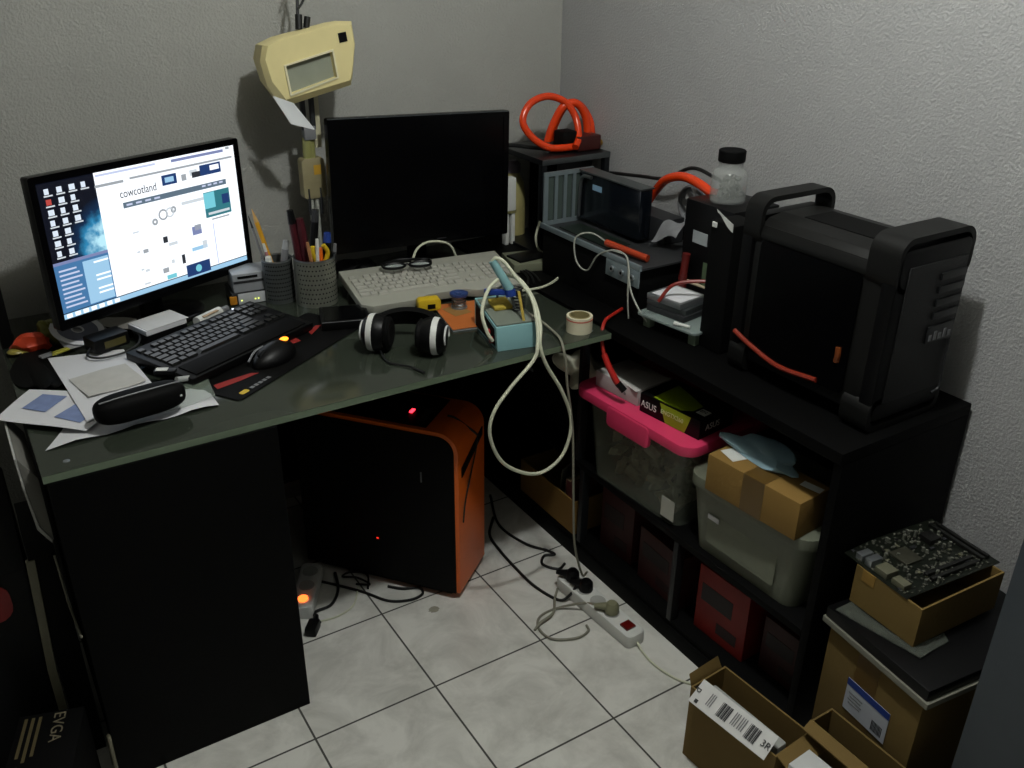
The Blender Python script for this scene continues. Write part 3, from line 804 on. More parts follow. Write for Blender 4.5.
# ------------------------------------------------------------------ headphones
HP = thing('headphones', 'black headphones with white rimmed cups standing on the desk', 'headphones', (0.085, -0.036, DZ), -0.70)
def cup_(sx):
    x = sx*0.066
    b = nb(); t = bmesh.new()
    prof = [(0.0, 0.030), (0.022, 0.030), (0.032, 0.026), (0.0405, 0.016), (0.043, 0.004), (0.042, -0.010), (0.038, -0.022), (0.02, -0.022), (0, -0.022)]
    lathe(t, prof, 0, 0, 0, 32)
    for v in t.verts: v.co = Vector((x+sx*v.co.z, v.co.x, 0.0432+v.co.y))
    merge(b, t); c = obj('ear_cup', b, K_black, HP)
    b = nb(); t = bmesh.new(); lathe(t, [(0.0395, 0.016), (0.0450, 0.014), (0.0470, 0.002), (0.0435, -0.002), (0.0395, 0.016)], 0, 0, 0, 36)
    for v in t.verts: v.co = Vector((x+sx*v.co.z, v.co.x*0.93, 0.0432+v.co.y*0.93))
    merge(b, t); obj('white_rim', b, K_white, c)
    b = nb(); tube(b, [(x+sx*0.0305, 0.024*math.cos(a), 0.0432+0.024*math.sin(a)) for a in [math.radians(q) for q in range(-20, 230, 25)]], 0.0024, 8); obj('white_arc', b, K_white, c)
    b = nb(); t = bmesh.new(); lathe(t, [(0, -0.022), (0.036, -0.022), (0.038, -0.030), (0.030, -0.036), (0.012, -0.034), (0, -0.030)], 0, 0, 0, 28)
    for v in t.verts: v.co = Vector((x+sx*v.co.z, v.co.x, 0.0432+v.co.y))
    merge(b, t); obj('ear_cushion', b, K_matt, c)
cup_(-1); cup_(1)
b = nb()
arc = []
for k in range(25):
    a = PI*k/24
    arc.append((-0.076*math.cos(a), 0.012+0.070*math.sin(a), 0.052+0.004*math.sin(a)))
t = bmesh.new()
ra = []
for i, p_ in enumerate(arc):
    w = 0.010+0.012*math.sin(PI*i/24); a = PI*i/24
    o = Vector((-math.cos(a), 0.85*math.sin(a), 0.4*math.sin(a))).normalized()
    s_ = Vector((0, -0.42, 0.9))
    p_ = Vector(p_)
    ra.append([t.verts.new(p_+o*0.006+s_*w), t.verts.new(p_-o*0.008+s_*w), t.verts.new(p_-o*0.008-s_*w), t.verts.new(p_+o*0.006-s_*w)])
for i in range(24):
    for k in range(4): t.faces.new((ra[i][k], ra[i][(k+1) % 4], ra[i+1][(k+1) % 4], ra[i+1][k]))
t.faces.new(ra[0]); t.faces.new(ra[-1][::-1]); merge(b, t)
obj('headband', b, K_matt, HP, sharp=0.9)
b = nb(); tube(b, [(-0.05, -0.03, 0.012), (-0.02, -0.07, 0.004), (0.03, -0.085, 0.004), (0.07, -0.11, 0.004)], 0.0022, 6); obj('cord', b, K_cable_k, HP)

# ------------------------------------------------------------------ orange book, yellow box, solder spool
OB = thing('notebook', 'orange covered notebook under the solder spool', 'book', (0.313, 0.075, DZ), -0.2)
b = nb(); box(b, 0, 0, 0.003, 0.13, 0.165, 0.005, 0.001); obj('pages', b, K_paper, OB)
b = nb(); box(b, 0, 0, 0.0062, 0.133, 0.168, 0.0014); obj('cover', b, mat('orange_card', '#b3622a', 0.55, noise=0.15, nscale=25), OB)
b = nb(); box(b, -0.02, 0.03, 0.0071, 0.05, 0.06, 0.0004, 0, (0, 0, 0.3)); obj('cover_print', b, mat('dull_orange_print', '#8d6a3a', 0.55), OB, flat=True)
YB = thing('tape_measure', 'small yellow tape measure at the front edge of the beige keyboard', 'tape measure', (0.243, 0.152, DZ+0.0072), -0.25)
b = nb(); prism(b, rrect(0.058, 0.03, 0.009), 0.03, (0, 0.015, 0.0155), (1, 0, 0), (0, 0, 1), 0.003); obj('case', b, K_yellow, YB)
b = nb(); box(b, 0.004, -0.0155, 0.012, 0.02, 0.001, 0.012); obj('black_slot', b, K_black, YB, flat=True)
SP = thing('solder_spool', 'small spool of silver solder with a blue rim standing on the orange notebook', 'spool', (0.315, 0.125, DZ+0.0072))
b = nb(); lathe(b, [(0.006, 0), (0.021, 0), (0.021, 0.003), (0.016, 0.004), (0.016, 0.033), (0.006, 0.033)], 0, 0, 0, 28); obj('core', b, K_silver, SP)
b = nb(); lathe(b, [(0.006, 0.033), (0.023, 0.033), (0.0235, 0.039), (0.016, 0.040), (0.008, 0.037), (0.006, 0.033)], 0, 0, 0, 28); obj('blue_flange', b, mat('dark_blue_plastic', '#2c3f6e', 0.35), SP)
b = nb(); tube(b, [(0.0175*math.cos(q*0.5), 0.0175*math.sin(q*0.5), 0.006+q*0.00055) for q in range(46)], 0.0014, 6, 2); obj('solder_wire', b, K_steel, SP)

# ------------------------------------------------------------------ soldering station
SS = thing('soldering_station', 'teal soldering station at the front edge of the desk', 'soldering station', (0.313, -0.156, DZ), -0.2)
b = nb(); prism(b, [(0, 0.0), (0.165, 0.0), (0.165, 0.072), (0.012, 0.054)], 0.100, (-0.05, 0, 0), (0, 1, 0), (0, 0, 1), 0.0015)
obj('case', b, K_teal, SS)
b = nb(); prism(b, [(0.014, 0.008), (0.150, 0.008), (0.150, 0.064), (0.022, 0.048)], 0.0015, (-0.0520, 0, 0), (0, 1, 0), (0, 0, 1)); obj('dark_end_panel', b, K_matt, SS)
b = nb(); cyl(b, (-0.052, 0.032, 0.018), (-0.058, 0.032, 0.018), 0.008, 12); obj('red_socket', b, K_red, SS)
b = nb(); cyl(b, (-0.052, 0.052, 0.030), (-0.056, 0.052, 0.030), 0.007, 12); obj('control_knob', b, K_red, SS)
b = nb(); prism(b, [(0.016, 0.0552), (0.150, 0.0707), (0.150, 0.0735), (0.016, 0.058)], 0.094, (-0.047, 0, 0), (0, 1, 0), (0, 0, 1)); obj('top_plate', b, mat('grey_top_plate', '#70776c', 0.45), SS)
b = nb(); box(b, -0.006, 0.105, 0.073, 0.045, 0.05, 0.008, 0.002, (0.115, 0, 0)); obj('sponge', b, mat('yellow_sponge', '#b09a3a', 0.95, bump=0.4, noise=0.2), SS)
b = nb(); P = []
for k in range(120):
    a = k*0.42; q = k/119
    P.append((0.028+0.013*math.cos(a), 0.07+0.013*math.sin(a)+0.022*q, 0.064+0.055*q))
tube(b, P, 0.0014, 6, 1, raw=True); obj('holder_spring', b, K_dkgrey, SS)
b = nb(); tube(b, [(0.0, 0.14, 0.07), (0.0, 0.135, 0.10), (0.02, 0.11, 0.118)], 0.003, 8); obj('holder_bracket', b, K_steel, SS)
IR = thing('soldering_iron', 'teal handled soldering iron standing in the spring of the teal station', 'soldering iron', (0.338, -0.085, DZ+0.073), (0, 0, -0.2))
b = nb(); cone(b, (-0.004, 0.0, 0.045), (-0.040, 0.02, 0.112), 0.0115, 0.0090, 14); obj('handle', b, K_teal, IR)
b = nb(); cone(b, (-0.0025, -0.004, 0.030), (-0.004, 0.0, 0.045), 0.013, 0.013, 14); obj('collar', b, K_blue, IR)
b = nb(); cone(b, (0.004, -0.014, 0.004), (-0.0025, -0.004, 0.031), 0.002, 0.004, 10); obj('tip', b, K_steel, IR)
b = nb(); box(b, -0.036, 0.008, 0.040, 0.055, 0.016, 0.012, 0.003, (0, 0.15, 0)); obj('blue_clip', b, K_blue, IR)
b = nb(); cyl(b, (0.006, -0.03, 0.05), (0.012, -0.052, -0.02), 0.0035, 8); obj('yellow_rod', b, mat('brass_rod', '#b49b46', 0.4), IR)
b = nb(); tube(b, [(0.3028, -0.0574, 0.933), (0.309, -0.063, 0.942), (0.322, -0.078, 0.934), (0.340, -0.100, 0.902), (0.356, -0.140, 0.864), (0.347, -0.180, 0.816), (0.333, -0.205, 0.775),
                   (0.318, -0.212, 0.742), (0.257, -0.215, 0.692), (0.212, -0.215, 0.640), (0.202, -0.215, 0.582), (0.232, -0.215, 0.507), (0.290, -0.215, 0.457), (0.350, -0.212, 0.436),
                   (0.405, -0.21, 0.458), (0.430, -0.21, 0.510), (0.430, -0.21, 0.570), (0.398, -0.212, 0.648), (0.355, -0.212, 0.720),
                   (0.338, -0.208, 0.772), (0.352, -0.186, 0.812), (0.362, -0.142, 0.856), (0.356, -0.100, 0.888), (0.338, -0.078, 0.899), (0.316, -0.070, 0.895), (0.278, -0.080, 0.876), (0.250, -0.100, 0.835), (0.251, -0.120, 0.793), (0.262, -0.126, 0.770)], 0.0043, 10, 6)
single('soldering_cable', b, K_cable_w, 'thick white cable looping from the soldering iron down below the desk edge', 'cable')
b = nb(); tube(b, [(0.418, -0.02, 0.775), (0.432, -0.06, 0.765), (0.435, -0.11, 0.756), (0.425, -0.16, 0.755), (0.408, -0.198, 0.752), (0.408, -0.212, 0.72), (0.415, -0.212, 0.66), (0.437, -0.212, 0.527), (0.449, -0.212, 0.34),
                   (0.462, -0.21, 0.18), (0.50, -0.20, 0.06), (0.505, -0.215, 0.075)], 0.0032, 8)
single('station_cable', b, K_cable_g, 'thin grey power cord running from the soldering station down to the floor', 'cable')
# masking tape roll
TR = thing('tape_roll', 'roll of white tape standing alone at the right end of the desk', 'tape', (0.498, -0.138, DZ))
b = nb(); lathe(b, [(0.0255, 0), (0.0315, 0), (0.0315, 0.039), (0.0255, 0.039), (0.0255, 0)], 0, 0, 0, 40); obj('tape_layers', b, mat('cream_tape', '#d2cbb0', 0.5, noise=0.06), TR)
b = nb(); lathe(b, [(0.0225, 0), (0.0253, 0), (0.0253, 0.040), (0.0225, 0.040), (0.0225, 0)], 0, 0, 0, 40); obj('card_core', b, mat('olive_core', '#8c8055', 0.7), TR)
b = nb(); lathe(b, [(0.0315, 0.0305), (0.0319, 0.0305), (0.0319, 0.0335), (0.0315, 0.0335)], 0, 0, 0, 40); obj('red_stripe', b, mat('faded_red', '#c0604a', 0.5), TR)

# ------------------------------------------------------------------ papers and clutter on the left of the desk
def paper(label, corners, amp, seed, m=K_paper, z=DZ, group=None, name='paper_sheet', curl=None):
    b = nb(); sheet(b, [(x, y, z+0.0004) for x, y in corners], 12, 12, 0.0005, amp, seed, curl)
    xs = [Vector((x, y, z)) for x, y in corners]; loc = sum(xs, Vector())/4
    bmesh.ops.translate(b, vec=-loc, verts=list(b.verts))
    return tag(obj(name, b, m, None, loc, sharp=1.2), label, 'paper', group)
lp = paper('long white folded paper along the front left edge of the desk', [(-0.672, -0.100), (-0.352, -0.085), (-0.352, 0.02), (-0.60, 0.03)], 0.003, 3, curl=lambda u, v: 0.006*(1-v)*math.sin(u*9)**2)
lp2 = paper('white sheet with two blue pictures hanging over the left edge of the desk', [(-0.738, 0.058), (-0.598, -0.082), (-0.49, 0.035), (-0.665, 0.160)], 0.003, 1, z=DZ+0.0105)
K_bpic = mat('blue_grey_print', '#7583a8', 0.7, noise=0.25, nscale=60, spec=0.1)
def on_sheet(par, name, corners, m, dz):
    b = nb(); sheet(b, [(x-par.location.x, y-par.location.y, dz) for x, y in corners], 6, 6, 0.0003, 0.0)
    return obj(name, b, m, par, flat=True)
on_sheet(lp2, 'blue_picture', [(-0.688, 0.075), (-0.652, 0.035), (-0.605, 0.085), (-0.645, 0.12)], K_bpic, 0.0042)
on_sheet(lp2, 'blue_picture', [(-0.640, 0.005), (-0.602, -0.045), (-0.535, 0.012), (-0.578, 0.055)], K_bpic, 0.0042)
lp3 = paper('white letter lying flat behind the black case on the left of the desk', [(-0.590, -0.055), (-0.445, 0.030), (-0.462, 0.262), (-0.612, 0.300)], 0.002, 5, z=DZ+0.0145)
lp4 = paper('small folded receipt lying on top of the white letter', [(-0.570, 0.045), (-0.455, 0.065), (-0.475, 0.175), (-0.590, 0.155)], 0.004, 6, mat('greyish_paper', '#b4b2ad', 0.8), z=DZ+0.0175)
b = nb(); prism(b, [(0, 0), (0.165, 0.0), (0.165, 0.05), (0, 0.05)], 0.001, (0, 0, 0)); b.free()
CS = thing('glasses_case', 'rounded black case lying on the white papers at the left', 'case', (-0.495, -0.080, DZ+0.0185), 0.13)
b = nb(); t = bmesh.new(); bmesh.ops.create_uvsphere(t, u_segments=32, v_segments=18, radius=1.0)
for v in t.verts:
    x, y, z = v.co
    s = lambda q, e: math.copysign(abs(q)**e, q)
    v.co = Vector((s(x, 0.55)*0.086, s(y, 0.75)*0.030, s(z, 0.6)*0.027+0.027))
merge(b, t); obj('shell', b, K_matt, CS)
b = nb(); tube(b, [(-0.075, -0.008, 0.050), (-0.03, -0.012, 0.0535), (0.03, -0.012, 0.0535), (0.075, -0.006, 0.050)], 0.0016, 6); obj('seam', b, K_grey, CS)
b = nb(); box(b, 0.070, -0.022, 0.028, 0.006, 0.004, 0.004, 0.001); obj('white_dot', b, K_white, CS)
# film sleeve
b = nb(); sheet(b, [(-0.47, -0.075, DZ+0.0062), (-0.35, -0.06, DZ+0.0062), (-0.34, 0.03, DZ+0.0062), (-0.42, 0.04, DZ+0.0062)], 14, 14, 0.0004, 0.006, 9)
single('plastic_sleeve', b, mat('crinkled_film', '#9fae9c', 0.15, noise=0, alpha=0.22), 'crinkled clear plastic film at the front edge beside the papers', 'plastic film', sharp=1.5)
US = thing('usb_stick', 'white and black memory stick between the letter and the mouse pad', 'memory stick', (-0.415, 0.075, DZ+0.0205), -0.5)
b = nb(); box(b, 0, 0, 0.006, 0.045, 0.018, 0.010, 0.003); obj('body', b, K_black, US)
b = nb(); box(b, -0.006, 0, 0.0118, 0.024, 0.014, 0.0016, 0.0004); obj('white_cap', b, K_white, US)
b = nb(); cyl(b, (-0.405, 0.02, DZ+0.0285), (-0.355, 0.045, DZ+0.012), 0.006, 12)
single('lighter', b, mat('pale_grey_plastic', '#a2a4a2', 0.4), 'small pale grey stick lying beside the memory stick', 'stick')
# under the lit monitor
DC = thing('disc', 'white disc in its sleeve tilted against the base of the lit monitor', 'disc', (-0.520, 0.350, DZ+0.010), (0.35, 0.1, 0.35))
b = nb(); lathe(b, [(0.010, 0), (0.058, 0), (0.058, 0.002), (0.010, 0.002), (0.010, 0)], 0, 0.05, 0.004, 40); obj('disc_rim', b, K_paper, DC)
b = nb(); lathe(b, [(0.014, 0.0), (0.044, 0.0), (0.044, 0.0006), (0.014, 0.0006), (0.014, 0)], 0, 0.05, 0.0062, 36); obj('printed_ring', b, mat('slate_print', '#474a5c', 0.5), DC)
b = nb(); prism(b, [(-0.055, -0.005), (0.065, 0.0), (0.062, 0.10), (-0.05, 0.098)], 0.0015, (0, 0, 0)); obj('sleeve', b, mat('grey_sleeve', '#8b8a8c', 0.6), DC)
BR = thing('power_adapter', 'small black adapter with a looping lead at the foot of the lit monitor', 'adapter', (-0.490, 0.282, DZ+0.0215), 0.35)
b = nb(); box(b, 0, 0, 0.017, 0.082, 0.05, 0.032, 0.005); obj('body', b, K_black, BR)
b = nb(); box(b, 0.006, -0.0252, 0.016, 0.05, 0.0008, 0.016); obj('rating_plate', b, mat('olive_label', '#4a4422', 0.5), BR, flat=True)
b = nb(); tube(b, [(-0.042, -0.005, 0.012), (-0.058, -0.02, 0.004), (-0.045, -0.05, 0.003), (0.0, -0.062, 0.003), (0.045, -0.045, 0.003), (0.075, -0.005, 0.003), (0.08, 0.03, 0.0035)], 0.0024, 8); obj('lead', b, K_cable_k, BR)
NB = thing('notepad', 'small white notepad lying in front of the lit monitor base', 'notepad', (-0.365, 0.335, DZ), 0.25)
b = nb(); box(b, 0, 0, 0.014, 0.10, 0.07, 0.028, 0.002); obj('pad', b, K_black, NB, label='black box under the pad')
b = nb(); box(b, -0.005, 0.0, 0.034, 0.105, 0.075, 0.012, 0.001, (0, 0, 0.1)); obj('pages', b, K_paper, NB)
b = nb(); box(b, 0.0, 0, 0.0405, 0.106, 0.076, 0.001, 0, (0, 0, 0.1)); obj('cover', b, mat('grey_white_card', '#b7b6b4', 0.7), NB)
b = nb(); sheet(b, [(-0.50, 0.435, DZ+0.0195), (-0.42, 0.355, DZ+0.0195), (-0.40, 0.42, DZ+0.0195), (-0.46, 0.47, DZ+0.0195)], 6, 6, 0.001, 0.003, 4)
single('envelope', b, mat('dull_grey_paper', '#85827c', 0.8), 'dull grey envelope sticking out beneath the lit monitor', 'envelope', sharp=1.2)
TU = thing('glue_tube', 'white tube with a grey nozzle lying behind the black keyboard', 'tube', (-0.238, 0.372, DZ), (0, 0, 0.55))
b = nb(); cyl(b, (-0.048, 0, 0.013), (0.030, 0, 0.013), 0.0125, 18); obj('body', b, K_white, TU)
b = nb(); cone(b, (0.030, 0, 0.013), (0.040, 0, 0.013), 0.0125, 0.008, 18); cyl(b, (0.040, 0, 0.013), (0.056, 0, 0.013), 0.008, 14); obj('nozzle', b, K_grey, TU)
b = nb(); box(b, -0.01, -0.006, 0.0235, 0.05, 0.014, 0.002); obj('label', b, mat('tan_label', '#a58d70', 0.6), TU)
FL = thing('sweet_packet', 'crumpled orange and green packet in the far left corner of the desk', 'packet', (-0.632, 0.395, DZ))
b = nb(); blob(b, 0.004, 0, 0.022, 0.036, 0.026, 0.022, 0.35, 4, 3, 0.0); obj('orange_wrapper', b, mat('orange_red_foil', '#b63a1c', 0.4, noise=0.4, nscale=30), FL, sharp=0.5)
b = nb(); blob(b, 0.040, 0.018, 0.032, 0.028, 0.02, 0.026, 0.4, 7, 3, 0.0); obj('green_wrapper', b, mat('olive_foil', '#6a6a22', 0.4, noise=0.4, nscale=30), FL, sharp=0.5)
b = nb(); blob(b, -0.025, -0.008, 0.010, 0.022, 0.018, 0.010, 0.3, 9, 3, 0.0); obj('yellow_wrapper', b, mat('dull_yellow_foil', '#8f8238', 0.4), FL, sharp=0.5)
b = nb(); blob(b, -0.635, 0.24, DZ+0.006, 0.036, 0.085, 0.009, 0.55, 12, 4, DZ+0.0003)
single('black_pouch', b, K_matt, 'crumpled black pouch on the left edge of the desk behind the letter', 'pouch')
b = nb(); bx(b, -0.689, -0.663, 0.44, 0.62, DZ, DZ+0.21, 0.002)
single('binder', b, K_matt, 'black upright binder at the far left end of the desk against the wall', 'binder')
SK = thing('sticky_note', 'yellow and grey key tag lying above the white letter', 'tag', (-0.585, 0.305, DZ+0.0205), 0.4)
b = nb(); box(b, 0, 0, 0.003, 0.04, 0.014, 0.004, 0.001); obj('tag', b, mat('olive_yellow', '#9a9433', 0.5), SK)
b = nb(); box(b, -0.028, 0.004, 0.003, 0.03, 0.016, 0.004, 0.001); obj('clip', b, K_grey, SK)

# ------------------------------------------------------------------ orange and black tower under the desk
TW = thing('computer_tower', 'black computer tower with an orange front standing on the floor under the desk', 'computer', (0.203, -0.060, 0), math.radians(38.8))
W_, D_, H_ = 0.185, 0.46, 0.505
def side_outline(off, r):
    pts = [(D_-off*0, 0.022), (off, 0.022)]
    for k in range(9):
        a = PI - PI/2*k/8
        pts.append((off+r+r*math.cos(a), H_-off-r+r*math.sin(a)))
    pts.append((D_, H_-off))
    return pts
b = nb(); prism(b, side_outline(0, 0.055), W_, (0, 0, 0), (0, 1, 0), (0, 0, 1), 0.003); obj('orange_shell', b, K_orange, TW, sharp=0.5)
b = nb(); prism(b, side_outline(0.011, 0.045), 0.004, (-0.004, 0, 0), (0, 1, 0), (0, 0, 1), 0.001); obj('side_panel', b, K_matt, TW)
b = nb(); prism(b, [(0.09, 0), (0.13, 0.004), (D_, 0.004), (D_, -0.002), (0.09, -0.002)], W_-0.024, (0.012, 0, H_), (0, 1, 0), (0, 0, 1)); obj('top_panel', b, K_black, TW)
b = nb(); box(b, 0.075, 0.155, H_+0.0055, 0.020, 0.009, 0.003, 0.001); obj('power_button', b, glow('led_red', '#ff2a3a', 5), TW)
b = nb(); box(b, 0.07, 0.115, H_+0.0045, 0.07, 0.02, 0.002, 0.0005); obj('port_strip', b, K_dkgrey, TW)
b = nb(); prism(b, [(0.02, 0.375), (0.165, 0.425), (0.165, 0.448), (0.02, 0.402)], 0.003, (0, 0.0005, 0), (1, 0, 0), (0, 0, 1)); obj('black_flash', b, K_black, TW)
b = nb(); box(b, W_/2, D_/2, 0.012, W_-0.03, D_-0.06, 0.022, 0.003); obj('foot_base', b, K_black, TW)
b = nb(); box(b, -0.0055, 0.10, 0.37, 0.002, 0.004, 0.03, 0.0005); obj('panel_latch', b, K_grey, TW)
b = nb(); box(b, -0.0052, 0.235, 0.15, 0.001, 0.006, 0.004); obj('status_light', b, glow('led_red_dim', '#ff3020', 1.2), TW, flat=True)
b = nb(); tube(b, [(0.13, -0.002, 0.44), (0.10, 0.002, 0.47), (0.085, 0.04, 0.505), (0.08, 0.06, 0.5115)], 0.003, 8); 
tube(b, [(0.13, -0.002, 0.44), (0.11, -0.003, 0.40), (0.04, -0.003, 0.30), (0.02, -0.0035, 0.24)], 0.0022, 8)
single_o = obj('headset_lead', b, K_cable_k, TW)

# ------------------------------------------------------------------ right corner: chassis, hose, test bench
CH = thing('computer_chassis', 'bare black steel computer chassis standing in the corner under the orange hose', 'computer case', (0.725, 0.37, SZ))
def chb(name, x0, x1, y0, y1, z0, z1, m=K_matt):
    b = nb(); bx(b, x0, x1, y0, y1, z0, z1, 0.001); return obj(name, b, m, CH)
K_frame = mat('black_steel', '#15171a', 0.35, metal=0.4)
chb('top_plate', 0, 0.24, 0, 0.25, 0.268, 0.284, K_frame)
chb('base_plate', 0, 0.24, 0, 0.25, 0.0, 0.008, K_frame)
for x in (0, 0.222):
    for y in (0, 0.232): chb('post', x, x+0.018, y, y+0.018, 0.008, 0.268, K_frame)
chb('back_plate', 0.12, 0.221, 0.236, 0.246, 0.008, 0.268)
chb('inner_plate', 0.10, 0.221, 0.06, 0.07, 0.009, 0.267, K_dkgrey)
chb('top_edge', 0.0, 0.24, -0.002, -0.0002, 0.268, 0.284, K_steel)
HO = thing('hose_coil', 'coil of bright orange hose lying on top of the corner chassis', 'hose', (0.86, 0.47, 1.0345))
def H(b): bmesh.ops.translate(b, vec=(-0.86, -0.47, -1.0345), verts=list(b.verts)); return b
b = nb(); tube(b, [(0.885, 0.42, 1.050), (0.850, 0.42, 1.049), (0.790, 0.43, 1.052), (0.745, 0.45, 1.080), (0.722, 0.47, 1.125), (0.752, 0.48, 1.170), (0.814, 0.485, 1.186), (0.868, 0.47, 1.168),
                   (0.893, 0.45, 1.125), (0.885, 0.42, 1.075), (0.860, 0.40, 1.052)], 0.0105, 12)
tube(b, [(0.822, 0.49, 1.052), (0.836, 0.485, 1.10), (0.865, 0.475, 1.155), (0.905, 0.465, 1.162), (0.935, 0.46, 1.125), (0.943, 0.455, 1.075), (0.943, 0.45, 1.060)], 0.0118, 12)
tube(b, [(0.842, 0.50, 1.050), (0.850, 0.495, 1.10), (0.880, 0.485, 1.155), (0.925, 0.48, 1.155), (0.955, 0.465, 1.11), (0.960, 0.455, 1.058)], 0.0118, 12)
obj('hose', H(b), K_tube, HO)
b = nb(); cyl(b, (0.822, 0.49, 1.036), (0.822, 0.49, 1.056), 0.0135, 14); cyl(b, (0.842, 0.50, 1.036), (0.842, 0.50, 1.056), 0.0135, 14); cyl(b, (0.943, 0.45, 1.044), (0.943, 0.45, 1.066), 0.0135, 14)
obj('clamp', H(b), K_steel, HO)
PU = thing('pump', 'dark red and black pump block beside the hose ends on the chassis', 'pump', (0.915, 0.435, 1.0345))
b = nb(); box(b, 0, 0, 0.022, 0.085, 0.06, 0.043, 0.006); obj('body', b, mat('oxblood', '#3a1512', 0.4), PU)
b = nb(); box(b, -0.06, 0.01, 0.030, 0.05, 0.05, 0.058, 0.006); obj('motor', b, K_matt, PU)
for k in range(2):
    b = nb(); cyl(b, (0.041, -0.012+0.024*k, 0.015+0.01*k), (0.056, -0.012+0.024*k, 0.018+0.01*k), 0.009, 6); obj('brass_fitting', b, mat('brass', '#a8853a', 0.3, metal=0.9), PU)

BN = thing('test_bench', 'open computer test bench with a pale metal rim and slotted bracket on the shelf', 'computer', (0.655, 0.05, SZ))
def bn(name, x0, x1, y0, y1, z0, z1, m=K_matt, bev=0.001):
    b = nb(); bx(b, x0, x1, y0, y1, z0, z1, bev); return obj(name, b, m, BN)
K_rim = mat('pale_blue_steel', '#8d9a9e', 0.4, metal=0.6)
bn('base', 0.004, 0.24, -0.20, 0.21, 0, 0.128)
bn('front_rim', -0.004, 0.004, -0.215, 0.215, 0.128, 0.142, K_rim)
bn('tray', 0.004, 0.25, -0.215, 0.215, 0.1285, 0.134, K_dkgrey)
io = bn('port_plate', -0.0045, -0.001, -0.215, -0.085, 0.085, 0.1275, K_rim)
for y in (-0.19, -0.15, -0.112):
    b = nb(); cyl(b, (-0.0045, y, 0.107), (-0.009, y, 0.107), 0.008, 14); o = obj('socket_ring', b, K_silver, io)
    b = nb(); cyl(b, (-0.0088, y, 0.107), (-0.0095, y, 0.107), 0.004, 10); obj('socket_hole', b, K_matt, io)
# slotted bracket plate across the back end
b = nb(); bx(b, 0.0, 0.165, 0.205, 0.209, 0.134, 0.146); bx(b, 0.0, 0.165, 0.205, 0.209, 0.268, 0.280); bx(b, 0.0, 0.014, 0.205, 0.209, 0.146, 0.268)
for k in range(5): bx(b, 0.036+k*0.030, 0.046+k*0.030, 0.205, 0.209, 0.146, 0.268)
obj('slot_bracket', b, K_rim, BN)
for k in range(4):
    b = nb(); bx(b, 0.0165+k*0.030, 0.0345+k*0.030, 0.2095, 0.2105, 0.147, 0.267); obj('slot_cover', b, mat('green_grey_cover', '#4e5a55', 0.45, metal=0.3), BN)
gc = bn('graphics_card', 0.115, 0.155, -0.06, 0.200, 0.145, 0.275, mat('blue_black_gloss', '#0c1016', 0.18), 0.004)
b = nb(); bx(b, 0.112, 0.158, -0.062, 0.20, 0.2755, 0.279); obj('card_edge', b, K_steel, gc)
b = nb(); bx(b, 0.1135, 0.1148, 0.10, 0.14, 0.235, 0.25); obj('card_sticker', b, mat('pale_blue_sticker', '#7fa0b8', 0.4), gc)
b = nb(); tube(b, [(0.112, 0.195, 0.15), (0.110, 0.19, 0.22), (0.108, 0.18, 0.262), (0.109, 0.14, 0.268)], 0.005, 8); obj('card_bracket', b, K_steel, gc)
bn('heatsink', 0.17, 0.235, -0.10, 0.12, 0.135, 0.20, K_dkgrey, 0.003)
b = nb(); bx(b, 0.03, 0.10, -0.05, 0.17, 0.1345, 0.137); obj('circuit_board', b, mat('dark_board', '#17201a', 0.4, noise=0.5, nscale=120), BN)
b = nb(); tube(b, [(0.702, 0.02, 0.890), (0.672, 0.06, 0.913), (0.644, 0.09, 0.895), (0.640, 0.075, 0.838), (0.642, 0.03, 0.826), (0.646, -0.005, 0.875), (0.655, -0.05, 0.9), (0.66, -0.09, 0.902), (0.648, -0.125, 0.889), (0.640, -0.15, 0.83), (0.642, -0.19, 0.785), (0.655, -0.21, 0.758)], 0.0022, 8)
tube(b, [(0.655, -0.05, 0.9), (0.66, -0.10, 0.899), (0.645, -0.13, 0.875), (0.638, -0.145, 0.80), (0.640, -0.15, 0.755)], 0.002, 8)
single('bench_cable', b, mat('dull_white_cable', '#9a9b90', 0.5), 'thin white cable curling over the front rim of the test bench', 'cable')

# jar on a black supply box
PS = thing('power_supply', 'black power supply box carrying the glass jar against the right wall', 'power supply', (0.875, -0.225, SZ))
b = nb(); box(b, 0, 0, 0.143, 0.15, 0.16, 0.285, 0.004); obj('case', b, K_black, PS)
b = nb(); box(b, -0.0755, 0.02, 0.20, 0.001, 0.05, 0.03); obj('sticker', b, mat('silver_sticker', '#9aa0a2', 0.4), PS, flat=True)
b = nb(); box(b, -0.0757, -0.03, 0.09, 0.0012, 0.06, 0.11); obj('green_board', b, mat('dull_green_board', '#47583f', 0.5, noise=0.3), PS, flat=True)
JR = thing('glass_jar', 'clear glass jar with a black lid standing behind the black case', 'jar', (0.865, -0.215, SZ+0.2858))
b = nb(); lathe(b, [(0, 0), (0.041, 0), (0.043, 0.004), (0.043, 0.062), (0.038, 0.074), (0.029, 0.080), (0.029, 0.098), (0.0275, 0.098), (0.0275, 0.079), (0.036, 0.072), (0.041, 0.061), (0.041, 0.005), (0, 0.003)], 0, 0, 0, 36)
obj('glass', b, mat('jar_glass', '#c0c4c0', 0.08, noise=0, alpha=0.22), JR)
b = nb(); lathe(b, [(0, 0.094), (0.031, 0.094), (0.032, 0.097), (0.032, 0.119), (0.030, 0.121), (0, 0.121)], 0, 0, 0, 36); obj('lid', b, K_matt, JR)
b = nb()
rnd = random.Random(3)
